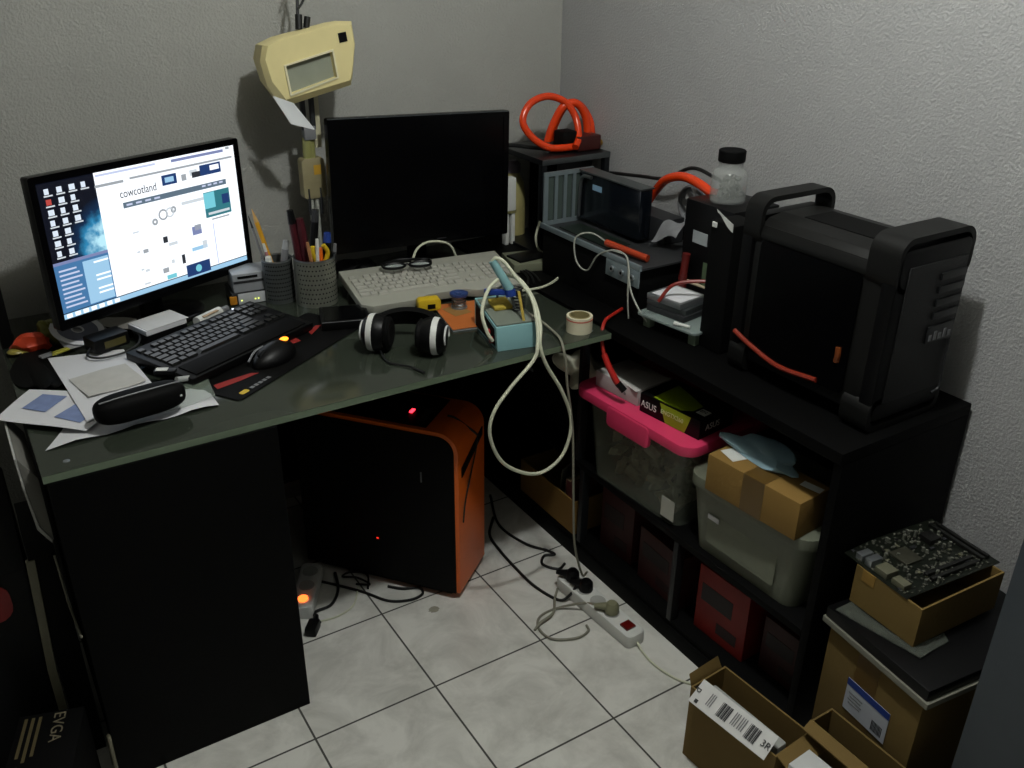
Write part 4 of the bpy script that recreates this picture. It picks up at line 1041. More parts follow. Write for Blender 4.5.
for k in range(46):
    a, r, z = rnd.uniform(0, 2*PI), rnd.uniform(0, 0.024), rnd.uniform(0.010, 0.052)
    box(b, r*math.cos(a), r*math.sin(a), z, 0.014, 0.010, 0.010, 0.001, (rnd.uniform(0, 3), rnd.uniform(0, 3), 0))
o = obj('small_parts', b, mat('grey_parts', '#5d5e56', 0.5, noise=0.4, nscale=90), JR); o['kind'] = 'stuff'
# clutter between bench and supply box
b = nb(); tube(b, [(0.89, 0.10, 0.957), (0.89, 0.07, 0.995), (0.88, 0.02, 1.036), (0.88, -0.04, 1.055), (0.88, -0.10, 1.050), (0.885, -0.140, 1.036), (0.89, -0.160, 1.037)], 0.012, 12)
single('orange_hose', b, K_tube, 'short orange hose arching behind the test bench beside the jar', 'hose')
b = nb(); tube(b, [(0.945, 0.34, 0.98), (0.94, 0.2, 1.0), (0.93, 0.08, 1.02), (0.925, -0.02, 1.068), (0.93, -0.10, 1.06), (0.93, -0.2, 1.04)], 0.005, 8)
single('black_cable', b, K_cable_k, 'black cable running along the right wall behind the orange hose', 'cable')
b = nb(); sheet(b, [(0.79, -0.04, 0.895), (0.80, -0.12, 0.915), (0.83, -0.125, 0.965), (0.81, -0.06, 0.935)], 12, 8, 0.0015, 0.02, 21)
single('white_rag', b, mat('creased_white', '#77787a', 0.7, noise=0.25), 'crumpled white sheet on the end of the test bench', 'sheet', sharp=0.5)
FN = thing('cooling_fan', 'grey round fan half hidden under the orange hose arch', 'fan', (0.915, -0.045, SZ+0.1))
b = nb(); ring_prism(b, [(0.055*math.cos(2*PI*k/32), 0.055*math.sin(2*PI*k/32)) for k in range(32)], [(0.049*math.cos(2*PI*k/32), 0.049*math.sin(2*PI*k/32)) for k in range(32)], 0.02, (0, 0, 0.125), (0, 1, 0), (0, 0, 1)); obj('housing', b, K_grey, FN)
b = nb(); cyl(b, (0.004, 0, 0.125), (0.018, 0, 0.125), 0.018, 20)
for k in range(7):
    a = 2*PI*k/7; box(b, 0.011, 0.033*math.cos(a), 0.125+0.033*math.sin(a), 0.003, 0.034, 0.018, 0.0, (a, 0, 0))
obj('rotor', b, mat('pale_grey_rotor', '#86888a', 0.5), FN)
b = nb(); bx(b, -0.012, 0.025, -0.055, 0.055, 0.0, 0.07); obj('stand', b, K_matt, FN)
b = nb(); cyl(b, (0.672, -0.005, 0.905), (0.700, -0.135, 0.895), 0.009, 12)
single('orange_pipe', b, mat('dull_orange_hose', '#9c3213', 0.35), 'straight piece of orange hose lying on the front end of the test bench', 'hose')
b = nb(); cyl(b, (0.775, -0.185, 0.855), (0.778, -0.187, 0.91), 0.010, 12)
cyl(b, (0.775, -0.185, SZ), (0.775, -0.185, 0.855), 0.011, 12)
single('red_bottle', b, mat('dim_red', '#56130f', 0.45), 'slim red tube standing upright left of the black case', 'tube')
OD = thing('optical_drive', 'small black drive with a beige top sheet behind the hard drive stack', 'drive', (0.815, -0.225, SZ+0.0364), 0.14)
b = nb(); box(b, 0, 0, 0.024, 0.05, 0.105, 0.047, 0.002); obj('case', b, K_black, OD)
b = nb(); box(b, 0.0, 0.0, 0.0495, 0.052, 0.10, 0.003, 0.0008); obj('top_sheet', b, mat('beige_sheet', '#a59880', 0.6), OD)
b = nb(); box(b, -0.0258, 0, 0.02, 0.0015, 0.09, 0.01); obj('tray_front', b, K_dkgrey, OD)
# glass tray with hard drives
PT = thing('glass_plate', 'clear plastic plate on grey feet at the shelf front under the hard drives', 'tray', (0.655, -0.275, SZ), 0.14)
b = nb(); prism(b, rrect(0.185, 0.185, 0.012, 4, 0.085, 0.003), 0.006, (0, 0, 0.030), (1, 0, 0), (0, 1, 0), 0.001); obj('plate', b, mat('greyish_acrylic', '#8f9c98', 0.15, noise=0, alpha=0.6), PT)
for x, y in ((0.015, -0.07), (0.155, -0.07), (0.015, 0.07), (0.155, 0.07)):
    b = nb(); box(b, x, y, 0.015, 0.02, 0.022, 0.0298, 0.003); obj('foot', b, mat('grey_green_foot', '#5d6a58', 0.5), PT)
HZ = SZ+0.0365
for k, (dx, dy, rz, lb, m) in enumerate(((0.0, 0.0, 0.05, 'hard drive at the bottom of the small stack on the clear plate', K_dkgrey), (0.004, 0.006, 0.10, 'silver hard drive in the middle of the small stack', K_steel), (0.0, 0.008, 0.02, 'hard drive with a white label on top of the small stack', K_silver))):
    d = thing('hard_drive', lb, 'drive', (0.722+dx, -0.235+dy, HZ+0.0142*k), 0.12+rz, 'hard drives stacked on the plate')
    b = nb(); box(b, 0, 0, 0.007, 0.10, 0.115 if k < 2 else 0.105, 0.0138, 0.002); obj('case', b, m, d)
    b = nb(); box(b, 0.0, 0.0, 0.0138, 0.084, 0.09, 0.0003); obj('label', b, K_paper if k == 2 else K_grey, d, flat=True)
b = nb(); box(b, 0.80, -0.30, HZ+0.003, 0.05, 0.04, 0.005, 0.001, (0, 0, 0.3)); single('circuit_board', b, mat('brown_board', '#6b5228', 0.4, noise=0.4, nscale=90), 'small brown circuit board beside the hard drive stack', 'circuit board')
b = nb(); cyl(b, (0.660, -0.305, HZ+0.0045), (0.672, -0.332, HZ+0.0045), 0.004, 8); cyl(b, (0.660, -0.305, HZ+0.0045), (0.656, -0.296, HZ+0.0045), 0.0055, 8)
single('plug', b, K_white, 'small white plug at the front of the clear plate', 'plug')
b = nb(); tube(b, [(0.665, -0.225, SZ+0.07), (0.70, -0.24, 0.862), (0.76, -0.30, 0.875), (0.80, -0.36, 0.862), (0.80, -0.39, 0.82), (0.76, -0.385, 0.775), (0.72, -0.37, 0.756)], 0.0045, 8)
single('red_cable', b, mat('dark_red_cable', '#7c2016', 0.4), 'thin red cable arching above the hard drives', 'cable')
b = nb(); tube(b, [(0.66, -0.10, 0.760), (0.60, -0.125, 0.759), (0.57, -0.145, 0.760), (0.548, -0.165, 0.745), (0.540, -0.185, 0.700), (0.55, -0.215, 0.640), (0.565, -0.235, 0.610)], 0.0045, 8)
RC = single('red_lead', b, mat('red_cable_rubber', '#a3261c', 0.35), 'red lead hanging from the shelf edge down to the white box', 'cable')
b = nb(); tube(b, [(0.540, -0.187, 0.696), (0.545, -0.205, 0.665), (0.557, -0.225, 0.630)], 0.0075, 10); o = obj('sleeve', b, K_red, RC)
o.location = (-RC.location.x, -RC.location.y, -RC.location.z)
b = nb(); cyl(b, (0.557, -0.225, 0.630), (0.567, -0.240, 0.6125), 0.0085, 12); o = obj('black_end', b, K_black, RC); o.location = (-RC.location.x, -RC.location.y, -RC.location.z)

# things between the dark monitor and the corner chassis
YP = thing('squeeze_bottle', 'yellowish bottle between the dark monitor and the corner chassis', 'bottle', (0.775, 0.60, DZ))
b = nb(); lathe(b, [(0, 0), (0.036, 0), (0.038, 0.01), (0.038, 0.13), (0.032, 0.17), (0.02, 0.19), (0.02, 0.20), (0, 0.20)], 0, 0, 0, 28); obj('body', b, mat('yellow_haze', '#a39a66', 0.3, noise=0.2, nscale=14), YP)
b = nb(); lathe(b, [(0, 0.20), (0.022, 0.20), (0.022, 0.225), (0.012, 0.235), (0, 0.235)], 0, 0, 0, 20); obj('cap', b, mat('mauve_cap', '#6a5f6a', 0.5), YP)
AD = thing('wall_adapter', 'white adapter with two prongs standing behind the right edge of the dark monitor', 'adapter', (0.715, 0.53, DZ))
b = nb(); box(b, 0, 0, 0.155, 0.035, 0.03, 0.10, 0.004); obj('body', b, K_white, AD)
for x in (-0.011, 0.011):
    b = nb(); bx(b, x-0.006, x+0.006, -0.01, 0.01, 0, 0.1045, 0.001); obj('prong', b, K_white, AD)
b = nb(); bx(b, -0.02, 0.02, -0.013, 0.013, 0.097, 0.107, 0.001); obj('band', b, mat('olive_band', '#6b6842', 0.6), AD)
b = nb(); tube(b, [(0.60, 0.60, 1.00), (0.70, 0.545, 1.045), (0.76, 0.47, 1.048), (0.80, 0.45, 1.043), (0.83, 0.46, 1.0395)], 0.006, 8)
single('hose_lead', b, K_cable_k, 'black lead running from behind the dark monitor to the hose coil', 'cable')
b = nb(); tube(b, [(0.712, 0.355, 0.865), (0.695, 0.35, 0.82), (0.71, 0.355, 0.78), (0.745, 0.365, 0.756), (0.742, 0.29, 0.755), (0.70, 0.22, 0.755), (0.640, 0.17, 0.7545), (0.58, 0.145, 0.7545), (0.52, 0.15, 0.7545)], 0.0035, 8)
single('white_lead', b, K_cable_w, 'white lead curving over the desk in front of the corner chassis', 'cable')
RT = thing('router', 'flat pale green and black network box behind the beige keyboard', 'router', (0.655, 0.33, DZ), -0.25)
b = nb(); box(b, 0, 0, 0.012, 0.12, 0.12, 0.024, 0.004); obj('case', b, mat('greenish_grey', '#6d705c', 0.5), RT)
b = nb(); box(b, 0.0, 0.0, 0.0265, 0.10, 0.07, 0.006, 0.002, (0, 0, 0.3)); obj('black_lid', b, K_black, RT)
for k in range(3):
    b = nb(); tube(b, [(0.46-0.02*k, 0.47+0.02*k, DZ+0.005), (0.55, 0.455-0.02*k, DZ+0.014), (0.585, 0.38-0.02*k, DZ+0.006+0.004*k), (0.60+0.01*k, 0.26, DZ+0.005), (0.56+0.02*k, 0.18, DZ+0.005)], 0.003, 8)
    single('desk_cable', b, K_cable_k, ('black cable nearest the beige keyboard, lying right of it', 'black cable lying in the middle of the bundle right of the beige keyboard', 'black cable lying outermost right of the beige keyboard')[k], 'cable', group='black cables on the desk')
b = nb(); blob(b, 0.20, 0.50, DZ+0.02, 0.055, 0.035, 0.024, 0.3, 31, 3, DZ+0.0003)
single('black_cloth', b, K_matt, 'black crumpled cloth behind the left end of the beige keyboard', 'cloth', sharp=0.6)
b = nb(); sheet(b, [(0.25, 0.455, DZ+0.001), (0.34, 0.445, DZ+0.001), (0.35, 0.50, DZ+0.001), (0.26, 0.52, DZ+0.001)], 4, 4, 0.006, 0.0)
single('folded_paper', b, mat('greyed_paper', '#9b9b90', 0.8), 'folded grey paper under the dark monitor behind the beige keyboard', 'paper')

# ------------------------------------------------------------------ black case on the shelf
PC = thing('computer_case', 'large black cube computer case with carry handles on top of the shelf unit', 'computer', (0.665, -0.838, SZ))
CW, CD, CZ0, CH_ = 0.212, 0.375, 0.03, 0.333
K_case = mat('satin_black_shell', '#0f0f0e', 0.5, noise=0.1, spec=0.25)
b = nb(); bx(b, 0.004, CW-0.004, 0.03, CD-0.03, CZ0, CH_, 0.012); obj('shell', b, K_case, PC)
b = nb(); prism(b, [(0.0, CH_-0.02), (0.006, CH_-0.004), (0.022, CH_+0.010), (0.06, CH_+0.017), (CW-0.06, CH_+0.017), (CW-0.022, CH_+0.010), (CW-0.006, CH_-0.004), (CW, CH_-0.02), (CW, CH_-0.03), (0, CH_-0.03)], CD-0.10, (0, 0.055+CD-0.10, 0), (1, 0, 0), (0, 0, 1), 0.003); obj('top_cover', b, K_case, PC)
b = nb(); bx(b, 0.064, CW-0.064, 0.11, CD-0.10, CH_+0.0165, CH_+0.0182); obj('top_grille', b, K_matt, PC)
fp = nb(); prism(fp, rrect(CW, CH_+0.008, 0.022, 4, CW/2, (CH_+CZ0)/2+0.012), 0.03, (0, 0.03, 0), (1, 0, 0), (0, 0, 1), 0.004); fpo = obj('front_panel', fp, K_black, PC)
fp = nb(); prism(fp, rrect(CW, CH_-0.01, 0.018, 4, CW/2, (CH_+CZ0)/2), 0.03, (0, CD, 0), (1, 0, 0), (0, 0, 1), 0.004); obj('rear_panel', fp, K_black, PC)
for y0, dep in ((0.0, 0.065), (CD-0.05, 0.045)):
    b = nb()
    ou = rrect(CW+0.006, 0.105, 0.034, 6, CW/2, CH_+0.0); inn = rrect(CW-0.014, 0.085, 0.026, 6, CW/2, CH_-0.001)
    ring_prism(b, ou, inn, dep, (0, y0+dep, 0), (1, 0, 0), (0, 0, 1))
    obj('handle', b, K_case, PC, sharp=0.6)
    b = nb()
    ou = rrect(CW+0.008, 0.07, 0.024, 6, CW/2, 0.036); inn = rrect(CW-0.016, 0.045, 0.016, 6, CW/2, 0.036)
    ring_prism(b, ou, inn, dep, (0, y0+dep, 0), (1, 0, 0), (0, 0, 1)); obj('foot_loop', b, K_case, PC, sharp=0.6)
b = nb(); prism(b, rrect(0.25, 0.245, 0.012, 4, 0.195, 0.180), 0.0025, (-0.001, 0, 0), (0, 1, 0), (0, 0, 1)); obj('side_window', b, K_gloss, PC)
b = nb(); tube(b, [(-0.0025, 0.36, 0.088), (-0.0035, 0.31, 0.072), (-0.0035, 0.23, 0.055), (-0.0025, 0.145, 0.062), (-0.0025, 0.13, 0.064)], 0.0055, 8); obj('orange_tube', b, mat('dim_orange_tube', '#7d2410', 0.35), PC)
b = nb(); tube(b, [(-0.0025, 0.092, 0.120), (-0.0035, 0.090, 0.135), (-0.0025, 0.092, 0.150)], 0.006, 8); obj('orange_tube', b, mat('dim_ochre_tube', '#6d3410', 0.4), PC)
b = nb(); bx(b, 0.03, CW-0.012, -0.003, 0.0005, 0.06, 0.33, 0.001); obj('mesh_front', b, mat('front_mesh_grey', '#0b0b0c', 0.45, bump=0.6, bscale=600), PC)
for k in range(4):
    b = nb(); bx(b, 0.125, 0.200, -0.0065, -0.002, 0.292-0.026*k, 0.306-0.026*k, 0.001); obj('drive_slot', b, mat('slot_dark_grey', '#151617', 0.35), PC)
b = nb(); bx(b, 0.12, 0.198, -0.0062, -0.003, 0.165, 0.20, 0.001); obj('port_panel', b, mat('panel_grey', '#1c1d1e', 0.4), PC)
for k in range(5):
    b = nb(); bx(b, 0.125+0.0145*k, 0.133+0.0145*k, -0.0075, -0.005, 0.170, 0.182+0.006*(k % 2), 0.0005); obj('port', b, K_grey, PC, flat=True)
b = nb(); tube(b, [(0.195, -0.006, 0.16), (0.192, -0.008, 0.11), (0.195, -0.008, 0.06), (0.175, -0.007, 0.05)], 0.0025, 6); obj('front_lead', b, K_dkgrey, PC)
b = nb(); cyl(b, (CW+0.004, 0.03, 0.285), (CW+0.014, 0.03, 0.285), 0.008, 12); obj('thumb_screw', b, K_black, PC)
BP = thing('plastic_wrap', 'black and white scrap of wrap at the back corner of the large black case', 'wrap', (0.715, -0.385, SZ))
b = nb(); bx(b, -0.03, 0.05, -0.035, 0.035, 0.0, 0.30, 0.006); obj('black_block', b, K_matt, BP)
b = nb(); sheet(b, [(-0.034, -0.036, 0.285), (-0.034, -0.036, 0.302), (-0.031, 0.02, 0.322), (-0.031, 0.01, 0.312)], 3, 6, 0.001, 0.006, 3); obj('white_scrap', b, K_white, BP, sharp=1.2)
b = nb(); box(b, -0.033, 0.02, 0.292, 0.003, 0.014, 0.012, 0.002); obj('white_spot', b, K_white, BP)

# ------------------------------------------------------------------ things on the middle board
def bin_(name, label, loc, yaw, L, D, H, m, lidm, taper=0.03, lid_h=0.022, lid_over=0.014):
    root = thing(name, label, 'storage box', loc, yaw)
    b = nb(); t = bmesh.new()
    lo = rrect(D-2*taper*0.6, L-2*taper, 0.03, 5, D/2, L/2); hi = rrect(D, L, 0.035, 5, D/2, L/2)
    n = len(lo)
    A = [t.verts.new((x, y, 0)) for x, y in lo]; B = [t.verts.new((x, y, H)) for x, y in hi]
    B2 = [t.verts.new((x+(D/2-x)*0.03, y+(L/2-y)*0.02, H)) for x, y in hi]; A2 = [t.verts.new((x+(D/2-x)*0.03, y+(L/2-y)*0.02, 0.004)) for x, y in lo]
    for i in range(n):
        j = (i+1) % n
        t.faces.new((A[i], A[j], B[j], B[i])); t.faces.new((A2[j], A2[i], B2[i], B2[j])); t.faces.new((B[i], B[j], B2[j], B2[i]))
    t.faces.new(A[::-1]); t.faces.new(A2)
    merge(b, t); bo = obj('tub', b, m, root)
    b = nb(); prism(b, rrect(D+2*lid_over, L+2*lid_over, 0.04, 6, D/2, L/2), lid_h, (0, 0, H+0.0005), (1, 0, 0), (0, 1, 0), 0.006); lo_ = obj('lid', b, lidm, root)
    return root, bo, lo_
PB, tub, lid = bin_('storage_bin', 'cloudy plastic storage bin with a bright pink lid on the shelf', (0.578, -0.464, 0.3185), 0.05, 0.368, 0.30, 0.225, K_bin, K_pink, 0.026, 0.028, 0.024)
b = nb(); prism(b, rrect(0.15, 0.055, 0.012, 4, 0.18, 0.222), 0.012, (-0.026, 0, 0), (0, 1, 0), (0, 0, 1), 0.004); obj('lid_clip', b, K_pink, lid)
rnd = random.Random(8); b = nb()
for k in range(150):
    q = (rnd.uniform(0.03, 0.23), rnd.uniform(0.045, 0.30), rnd.uniform(0.012, 0.15))
    box(b, q[0], q[1], q[2], rnd.uniform(0.012, 0.05), rnd.uniform(0.01, 0.04), rnd.uniform(0.005, 0.014), 0.001, (rnd.uniform(0, 3), rnd.uniform(0, 3), rnd.uniform(0, 3)))
o = single('loose_parts', b, mat('mixed_parts', '#b3af92', 0.5, noise=0.95, nscale=30), 'jumble of small electronic parts inside the pink lidded bin', 'parts', loc=(0, 0, 0)); o['kind'] = 'stuff'
o.location = (0.590, -0.455, 0.3185); o.rotation_euler = (0, 0, 0.05)
b = nb(); bx(b, -0.004, -0.002, 0.04, 0.10, 0.03, 0.085); 
lbx = nb(); prism(lbx, [(0.028, 0.02), (0.072, 0.02), (0.072, 0.075), (0.028, 0.075)], 0.001, (0.0055, 0, 0), (0, 1, 0), (0, 0, 1)); b.free()
obj('paper_label', lbx, mat('grey_white_label', '#a9a89d', 0.7), PB)
GB, tub2, lid2 = bin_('storage_bin', 'frosted grey storage bin with a matching lid under the small cardboard box', (0.588, -0.814, 0.3185), 0.03, 0.335, 0.26, 0.165, K_binl, K_binl, 0.022, 0.030, 0.008)
b = nb(); prism(b, rrect(0.20, 0.10, 0.008, 4, 0.170, 0.085), 0.0015, (0.004, 0, 0), (0, 1, 0), (0, 0, 1)); obj('front_panel', b, mat('frosted_pale', '#757967', 0.5, alpha=0.9), GB)
b = nb(); bx(b, 0.0005, 0.0025, 0.235, 0.268, 0.100, 0.112); obj('paper_label', b, K_paper, GB, flat=True)
# on the pink lid
LZ_ = 0.3185+0.225+0.0288
WB = thing('small_white_box', 'white cardboard box lying on the far end of the pink lid', 'box', (0.608, -0.185, LZ_), 0.10)
b = nb(); box(b, 0.035, 0.0, 0.021, 0.115, 0.15, 0.041, 0.001); obj('carton', b, mat('white_card', '#b9b5b2', 0.7, noise=0.06), WB)
b = nb(); prism(b, [(-0.03, -0.075), (0.095, -0.075), (0.06, 0.02), (-0.01, 0.02)], 0.001, (0, 0, 0.0415), (1, 0, 0), (0, 1, 0)); obj('flap', b, mat('white_card2', '#c4c1bd', 0.7), WB)
b = nb(); cyl(b, (-0.0226, -0.03, 0.018), (-0.0232, -0.03, 0.018), 0.004, 10); obj('round_mark', b, K_grey, WB, flat=True)
AS = thing('graphics_card_box', 'black and green graphics card box lying on the near end of the pink lid', 'box', (0.655, -0.365, LZ_), 0.12)
b = nb(); box(b, 0, 0, 0.025, 0.12, 0.185, 0.049, 0.001); obj('carton', b, K_black, AS)
K_green = mat('lime_print', '#8ba01c', 0.4, noise=0.25, nscale=25)
b = nb(); prism(b, [(-0.055, 0.055), (0.04, 0.06), (0.02, 0.0), (0.0, -0.05), (-0.035, -0.05), (-0.055, -0.03)], 0.0006, (0, 0, 0.0496)); obj('green_picture', b, K_green, AS, flat=True)
b = nb(); prism(b, [(0.03, 0.047), (-0.065, 0.047), (-0.05, 0.001), (0.01, 0.001)], 0.0006, (-0.0602, 0, 0), (0, 1, 0), (0, 0, 1)); obj('green_picture', b, K_green, AS, flat=True)
text('lettering', 'ASUS', 0.024, K_white, AS, (-0.0612, 0.088, 0.012), (0, -1, 0), (0, 0, 1), sx=0.9)
text('lettering', 'ENGTX260', 0.016, mat('pale_green_ink', '#c5cf9a', 0.5), AS, (-0.0614, 0.025, 0.020), (0, -1, 0), (0, 0, 1), sx=0.9)
text('lettering', 'ASUS', 0.022, K_white, AS, (-0.04, -0.0932, 0.014), (1, 0, 0), (0, 0, 1))
b = nb(); box(b, -0.022, -0.07, 0.0499, 0.026, 0.026, 0.0006); obj('white_square', b, K_white, AS, flat=True)
text('lettering', 'EN', 0.014, K_black, AS, (-0.027, -0.059, 0.0502), (0, -1, 0), (1, 0, 0))
# small cardboard box and blue wrap on grey bin
GZ = 0.3185+0.165+0.0312
CB = thing('cardboard_box', 'small closed brown cardboard box on the lid of the grey bin', 'box', (0.616, -0.672, GZ), 0.08)
b = nb(); box(b, -0.010, 0, 0.0445, 0.100, 0.240, 0.088, 0.0015); obj('carton', b, card('warm_cardboard', '#846736'), CB)
b = nb(); box(b, -0.0604, -0.005, 0.0445, 0.0006, 0.055, 0.088); box(b, -0.010, -0.005, 0.0887, 0.100, 0.055, 0.0006); obj('parcel_tape', b, K_tape, CB, flat=True)
b = nb(); box(b, -0.02, 0.085, 0.0890, 0.035, 0.05, 0.0006, 0, (0, 0, -0.3)); obj('white_label', b, K_white, CB, flat=True)
b = nb(); box(b, 0.01, -0.095, 0.0890, 0.02, 0.045, 0.0006, 0, (0, 0, 0.1)); obj('white_label', b, K_white, CB, flat=True)
b = nb(); blob(b, 0.638, -0.622, GZ+0.0885+0.010, 0.038, 0.085, 0.018, 0.35, 15, 3, GZ+0.0902)
single('plastic_bag', b, mat('blue_film', '#a9cbd8', 0.2, noise=0.3, nscale=18, alpha=0.6), 'crumpled pale blue plastic bag on the small brown cardboard box', 'plastic bag', sharp=0.5)
# left bay, middle board
OC = thing('desktop_case', 'old black desktop case in the left bay of the shelf unit', 'computer', (0.62, 0.17, 0.3185))
b = nb(); bx(b, 0, 0.30, -0.20, 0.20, 0, 0.17, 0.004); obj('case', b, K_black, OC)
b = nb(); bx(b, -0.004, 0.0, -0.19, 0.19, 0.01, 0.16, 0.002); obj('front_panel', b, K_matt, OC)
b = nb(); bx(b, -0.006, -0.003, 0.06, 0.10, 0.14, 0.15, 0.001); obj('badge', b, K_grey, OC)
b = nb(); blob(b, 0.650, 0.03, 0.4885+0.05, 0.06, 0.075, 0.055, 0.35, 41, 4, 0.4887)
single('white_bag', b, mat('white_yellowed_film', '#cfcdb8', 0.3, noise=0.25, nscale=12), 'crumpled whitish plastic bag on the old desktop case', 'plastic bag', sharp=0.6)
b = nb(); cyl(b, (0.594, -0.034, 0.435), (0.604, -0.034, 0.520), 0.008, 12)
cyl(b, (0.594, -0.034, 0.435), (0.597, -0.034, 0.3187), 0.004, 8)
single('white_connector', b, K_white, 'white stick standing beside the post in the left bay', 'connector')
# bottom board
BB = thing('cardboard_box', 'open brown cardboard box at the bottom of the left bay of the shelf unit', 'box', (0.582, 0.065, 0.0622))
def open_box(root, L0, L1, z1, th, m, y0, y1, flaps=True):
    """open carton: x from L0 to L1, y from y0 to y1, walls up to z1"""
    b = nb(); bx(b, L0, L1, y0, y1, 0, 0.004); obj('bottom', b, m, root)
    for nm, a in (('side_wall', (L0, L0+th, y0, y1)), ('side_wall', (L1-th, L1, y0, y1)), ('end_wall', (L0+th, L1-th, y0, y0+th)), ('end_wall', (L0+th, L1-th, y1-th, y1))):
        b = nb(); bx(b, *a, 0.004, z1); obj(nm, b, m, root)
open_box(BB, 0.0, 0.25, 0.11, 0.004, card('dim_cardboard', '#74592c'), -0.11, 0.17)
RB = thing('red_booklet', 'dark red booklet standing in the open box of the left bay', 'book', (0.67, 0.0, 0.067))
b = nb(); box(b, 0, 0, 0.075, 0.16, 0.02, 0.15, 0.001); obj('cover', b, K_dred, RB)
b = nb(); box(b, 0, 0.0, 0.076, 0.156, 0.014, 0.151); obj('pages', b, mat('aged_paper', '#8c7a5a', 0.8), RB)
for k, (x, y) in enumerate(((0.635, 0.05), (0.65, 0.10))):
    b = nb(); box(b, x, y, 0.067+0.065, 0.05, 0.003, 0.13, 0.0005, (0.1, 0, 0.2+0.2*k))
    single('leaflet', b, mat('dim_paper', '#8d8877', 0.8), ('pale leaflet next to the red booklet in the left bay box', 'pale leaflet furthest from the red booklet in the left bay box')[k], 'leaflet', group='leaflets in the left bay box')
def red_box(label, x, y, w, d, h, rz, m=K_dred):
    r = thing('red_box', label, 'box', (x, y, 0.0622), rz)
    b = nb(); box(b, 0, 0, h/2, w, d, h, 0.002); obj('carton', b, m, r)
    b = nb(); box(b, -w/2-0.0004, d*0.1, h*0.62, 0.0006, d*0.62, h*0.26); obj('front_print', b, mat('dark_print', '#140504', 0.6, noise=0.3), r, flat=True)
    b = nb(); box(b, -w/2-0.0004, -d*0.15, h*0.22, 0.0006, d*0.4, h*0.16); obj('front_print', b, mat('dark_print2', '#1e0605', 0.6), r, flat=True)
K_red2 = mat('deep_red_card', '#7d1509', 0.6, noise=0.4, nscale=10)
red_box('dark red carton at the bottom of the bay under the pink lidded bin, left one', 0.74, -0.17, 0.22, 0.13, 0.19, 0.05)
red_box('dark red carton at the bottom of the bay under the pink lidded bin, right one', 0.74, -0.37, 0.24, 0.17, 0.16, -0.04)
red_box('bright red carton at the bottom of the bay under the grey bin', 0.73, -0.585, 0.22, 0.16, 0.19, 0.03, K_red2)
red_box('low dark red carton at the near end of the bay under the grey bin', 0.76, -0.76, 0.22, 0.13, 0.15, 0.0)

# ------------------------------------------------------------------ floor: power strips and cables
ST = thing('power_strip', 'white power strip with a red switch on the tiles along the shelf foot', 'power strip', (0.487, -0.295, 0), math.radians(-87))
b = nb(); prism(b, rrect(0.30, 0.058, 0.014, 4), 0.038, (0, 0, 0), (1, 0, 0), (0, 1, 0), 0.006); obj('body', b, K_white, ST)
for k, x in enumerate((-0.115, -0.060, -0.005, 0.05)):
    b = nb(); lathe(b, [(0.0, 0.0385), (0.019, 0.0385), (0.021, 0.0395), (0.021, 0.0375), (0, 0.0375)], x, 0, 0, 24); so = obj('socket', b, mat('socket_grey', '#9c9d98', 0.5), ST)
b = nb(); box(b, 0.112, 0, 0.040, 0.028, 0.030, 0.007, 0.002); obj('switch', b, mat('dark_red_switch', '#5c0f0c', 0.3), ST)
def plug(label, x, y, z, m, rz, tilt=0.0):
    p_ = thing('plug', label, 'plug', (x, y, z), rz)
    b = nb(); lathe(b, [(0, 0), (0.018, 0), (0.019, 0.003), (0.018, 0.022), (0.012, 0.030), (0, 0.031)], 0, 0, 0, 20); obj('head', b, m, p_)
    b = nb(); cone(b, (0.008, 0, 0.016), (0.045, 0, 0.013), 0.012, 0.006, 12); obj('cable_sleeve', b, m, p_)
plug('black round plug at the far end of the white power strip', 0.482, -0.182, 0.0396, K_black, 2.3)
plug('black round plug second from the far end of the white power strip', 0.487, -0.237, 0.0396, K_black, 2.2)
plug('grey plug next to the red switch of the white power strip', 0.490, -0.344, 0.0396, mat('olive_grey', '#7b7a60', 0.5), 2.4)
S2 = thing('power_strip', 'white power strip with a lit orange switch beside the desk pedestal', 'power strip', (-0.150, 0.150, 0), math.radians(60))
b = nb(); prism(b, rrect(0.19, 0.058, 0.014, 4, 0.025, 0), 0.038, (0, 0, 0), (1, 0, 0), (0, 1, 0), 0.006); obj('body', b, K_white, S2)
b = nb(); cyl(b, (-0.036, 0, 0.037), (-0.036, 0, 0.043), 0.013, 18); obj('switch', b, glow('orange_neon', '#ff6a2a', 3.2), S2)
for x in (0.02, 0.080):
    b = nb(); lathe(b, [(0.0, 0.0385), (0.019, 0.0385), (0.021, 0.0395), (0.021, 0.0375), (0, 0.0375)], x, 0, 0, 24); obj('socket', b, MATS['socket_grey'], S2)
cz = 0.0045
def cab(label, pts, r, m, name='floor_cable', group=None):
    b = nb(); tube(b, pts, r, 8)
    return single(name, b, m, label, 'cable', group=group)
cab('black cable sweeping over the tiles from the shelf to the far plug', [(0.475, 0.22, cz), (0.42, 0.15, cz), (0.405, 0.07, cz), (0.40, -0.03, cz), (0.402, -0.12, cz), (0.425, -0.20, cz), (0.45, -0.215, 0.02), (0.470, -0.220, 0.05)], 0.0042, K_cable_k)
cab('black looped cable on the tiles nearest to the shelf foot', [(0.53, 0.33, cz), (0.47, 0.18, cz), (0.485, 0.06, cz), (0.52, 0.0, cz), (0.53, -0.03, cz), (0.50, -0.02, cz), (0.475, -0.05, cz), (0.50, -0.09, cz), (0.53, -0.08, cz)], 0.0040, K_cable_k)
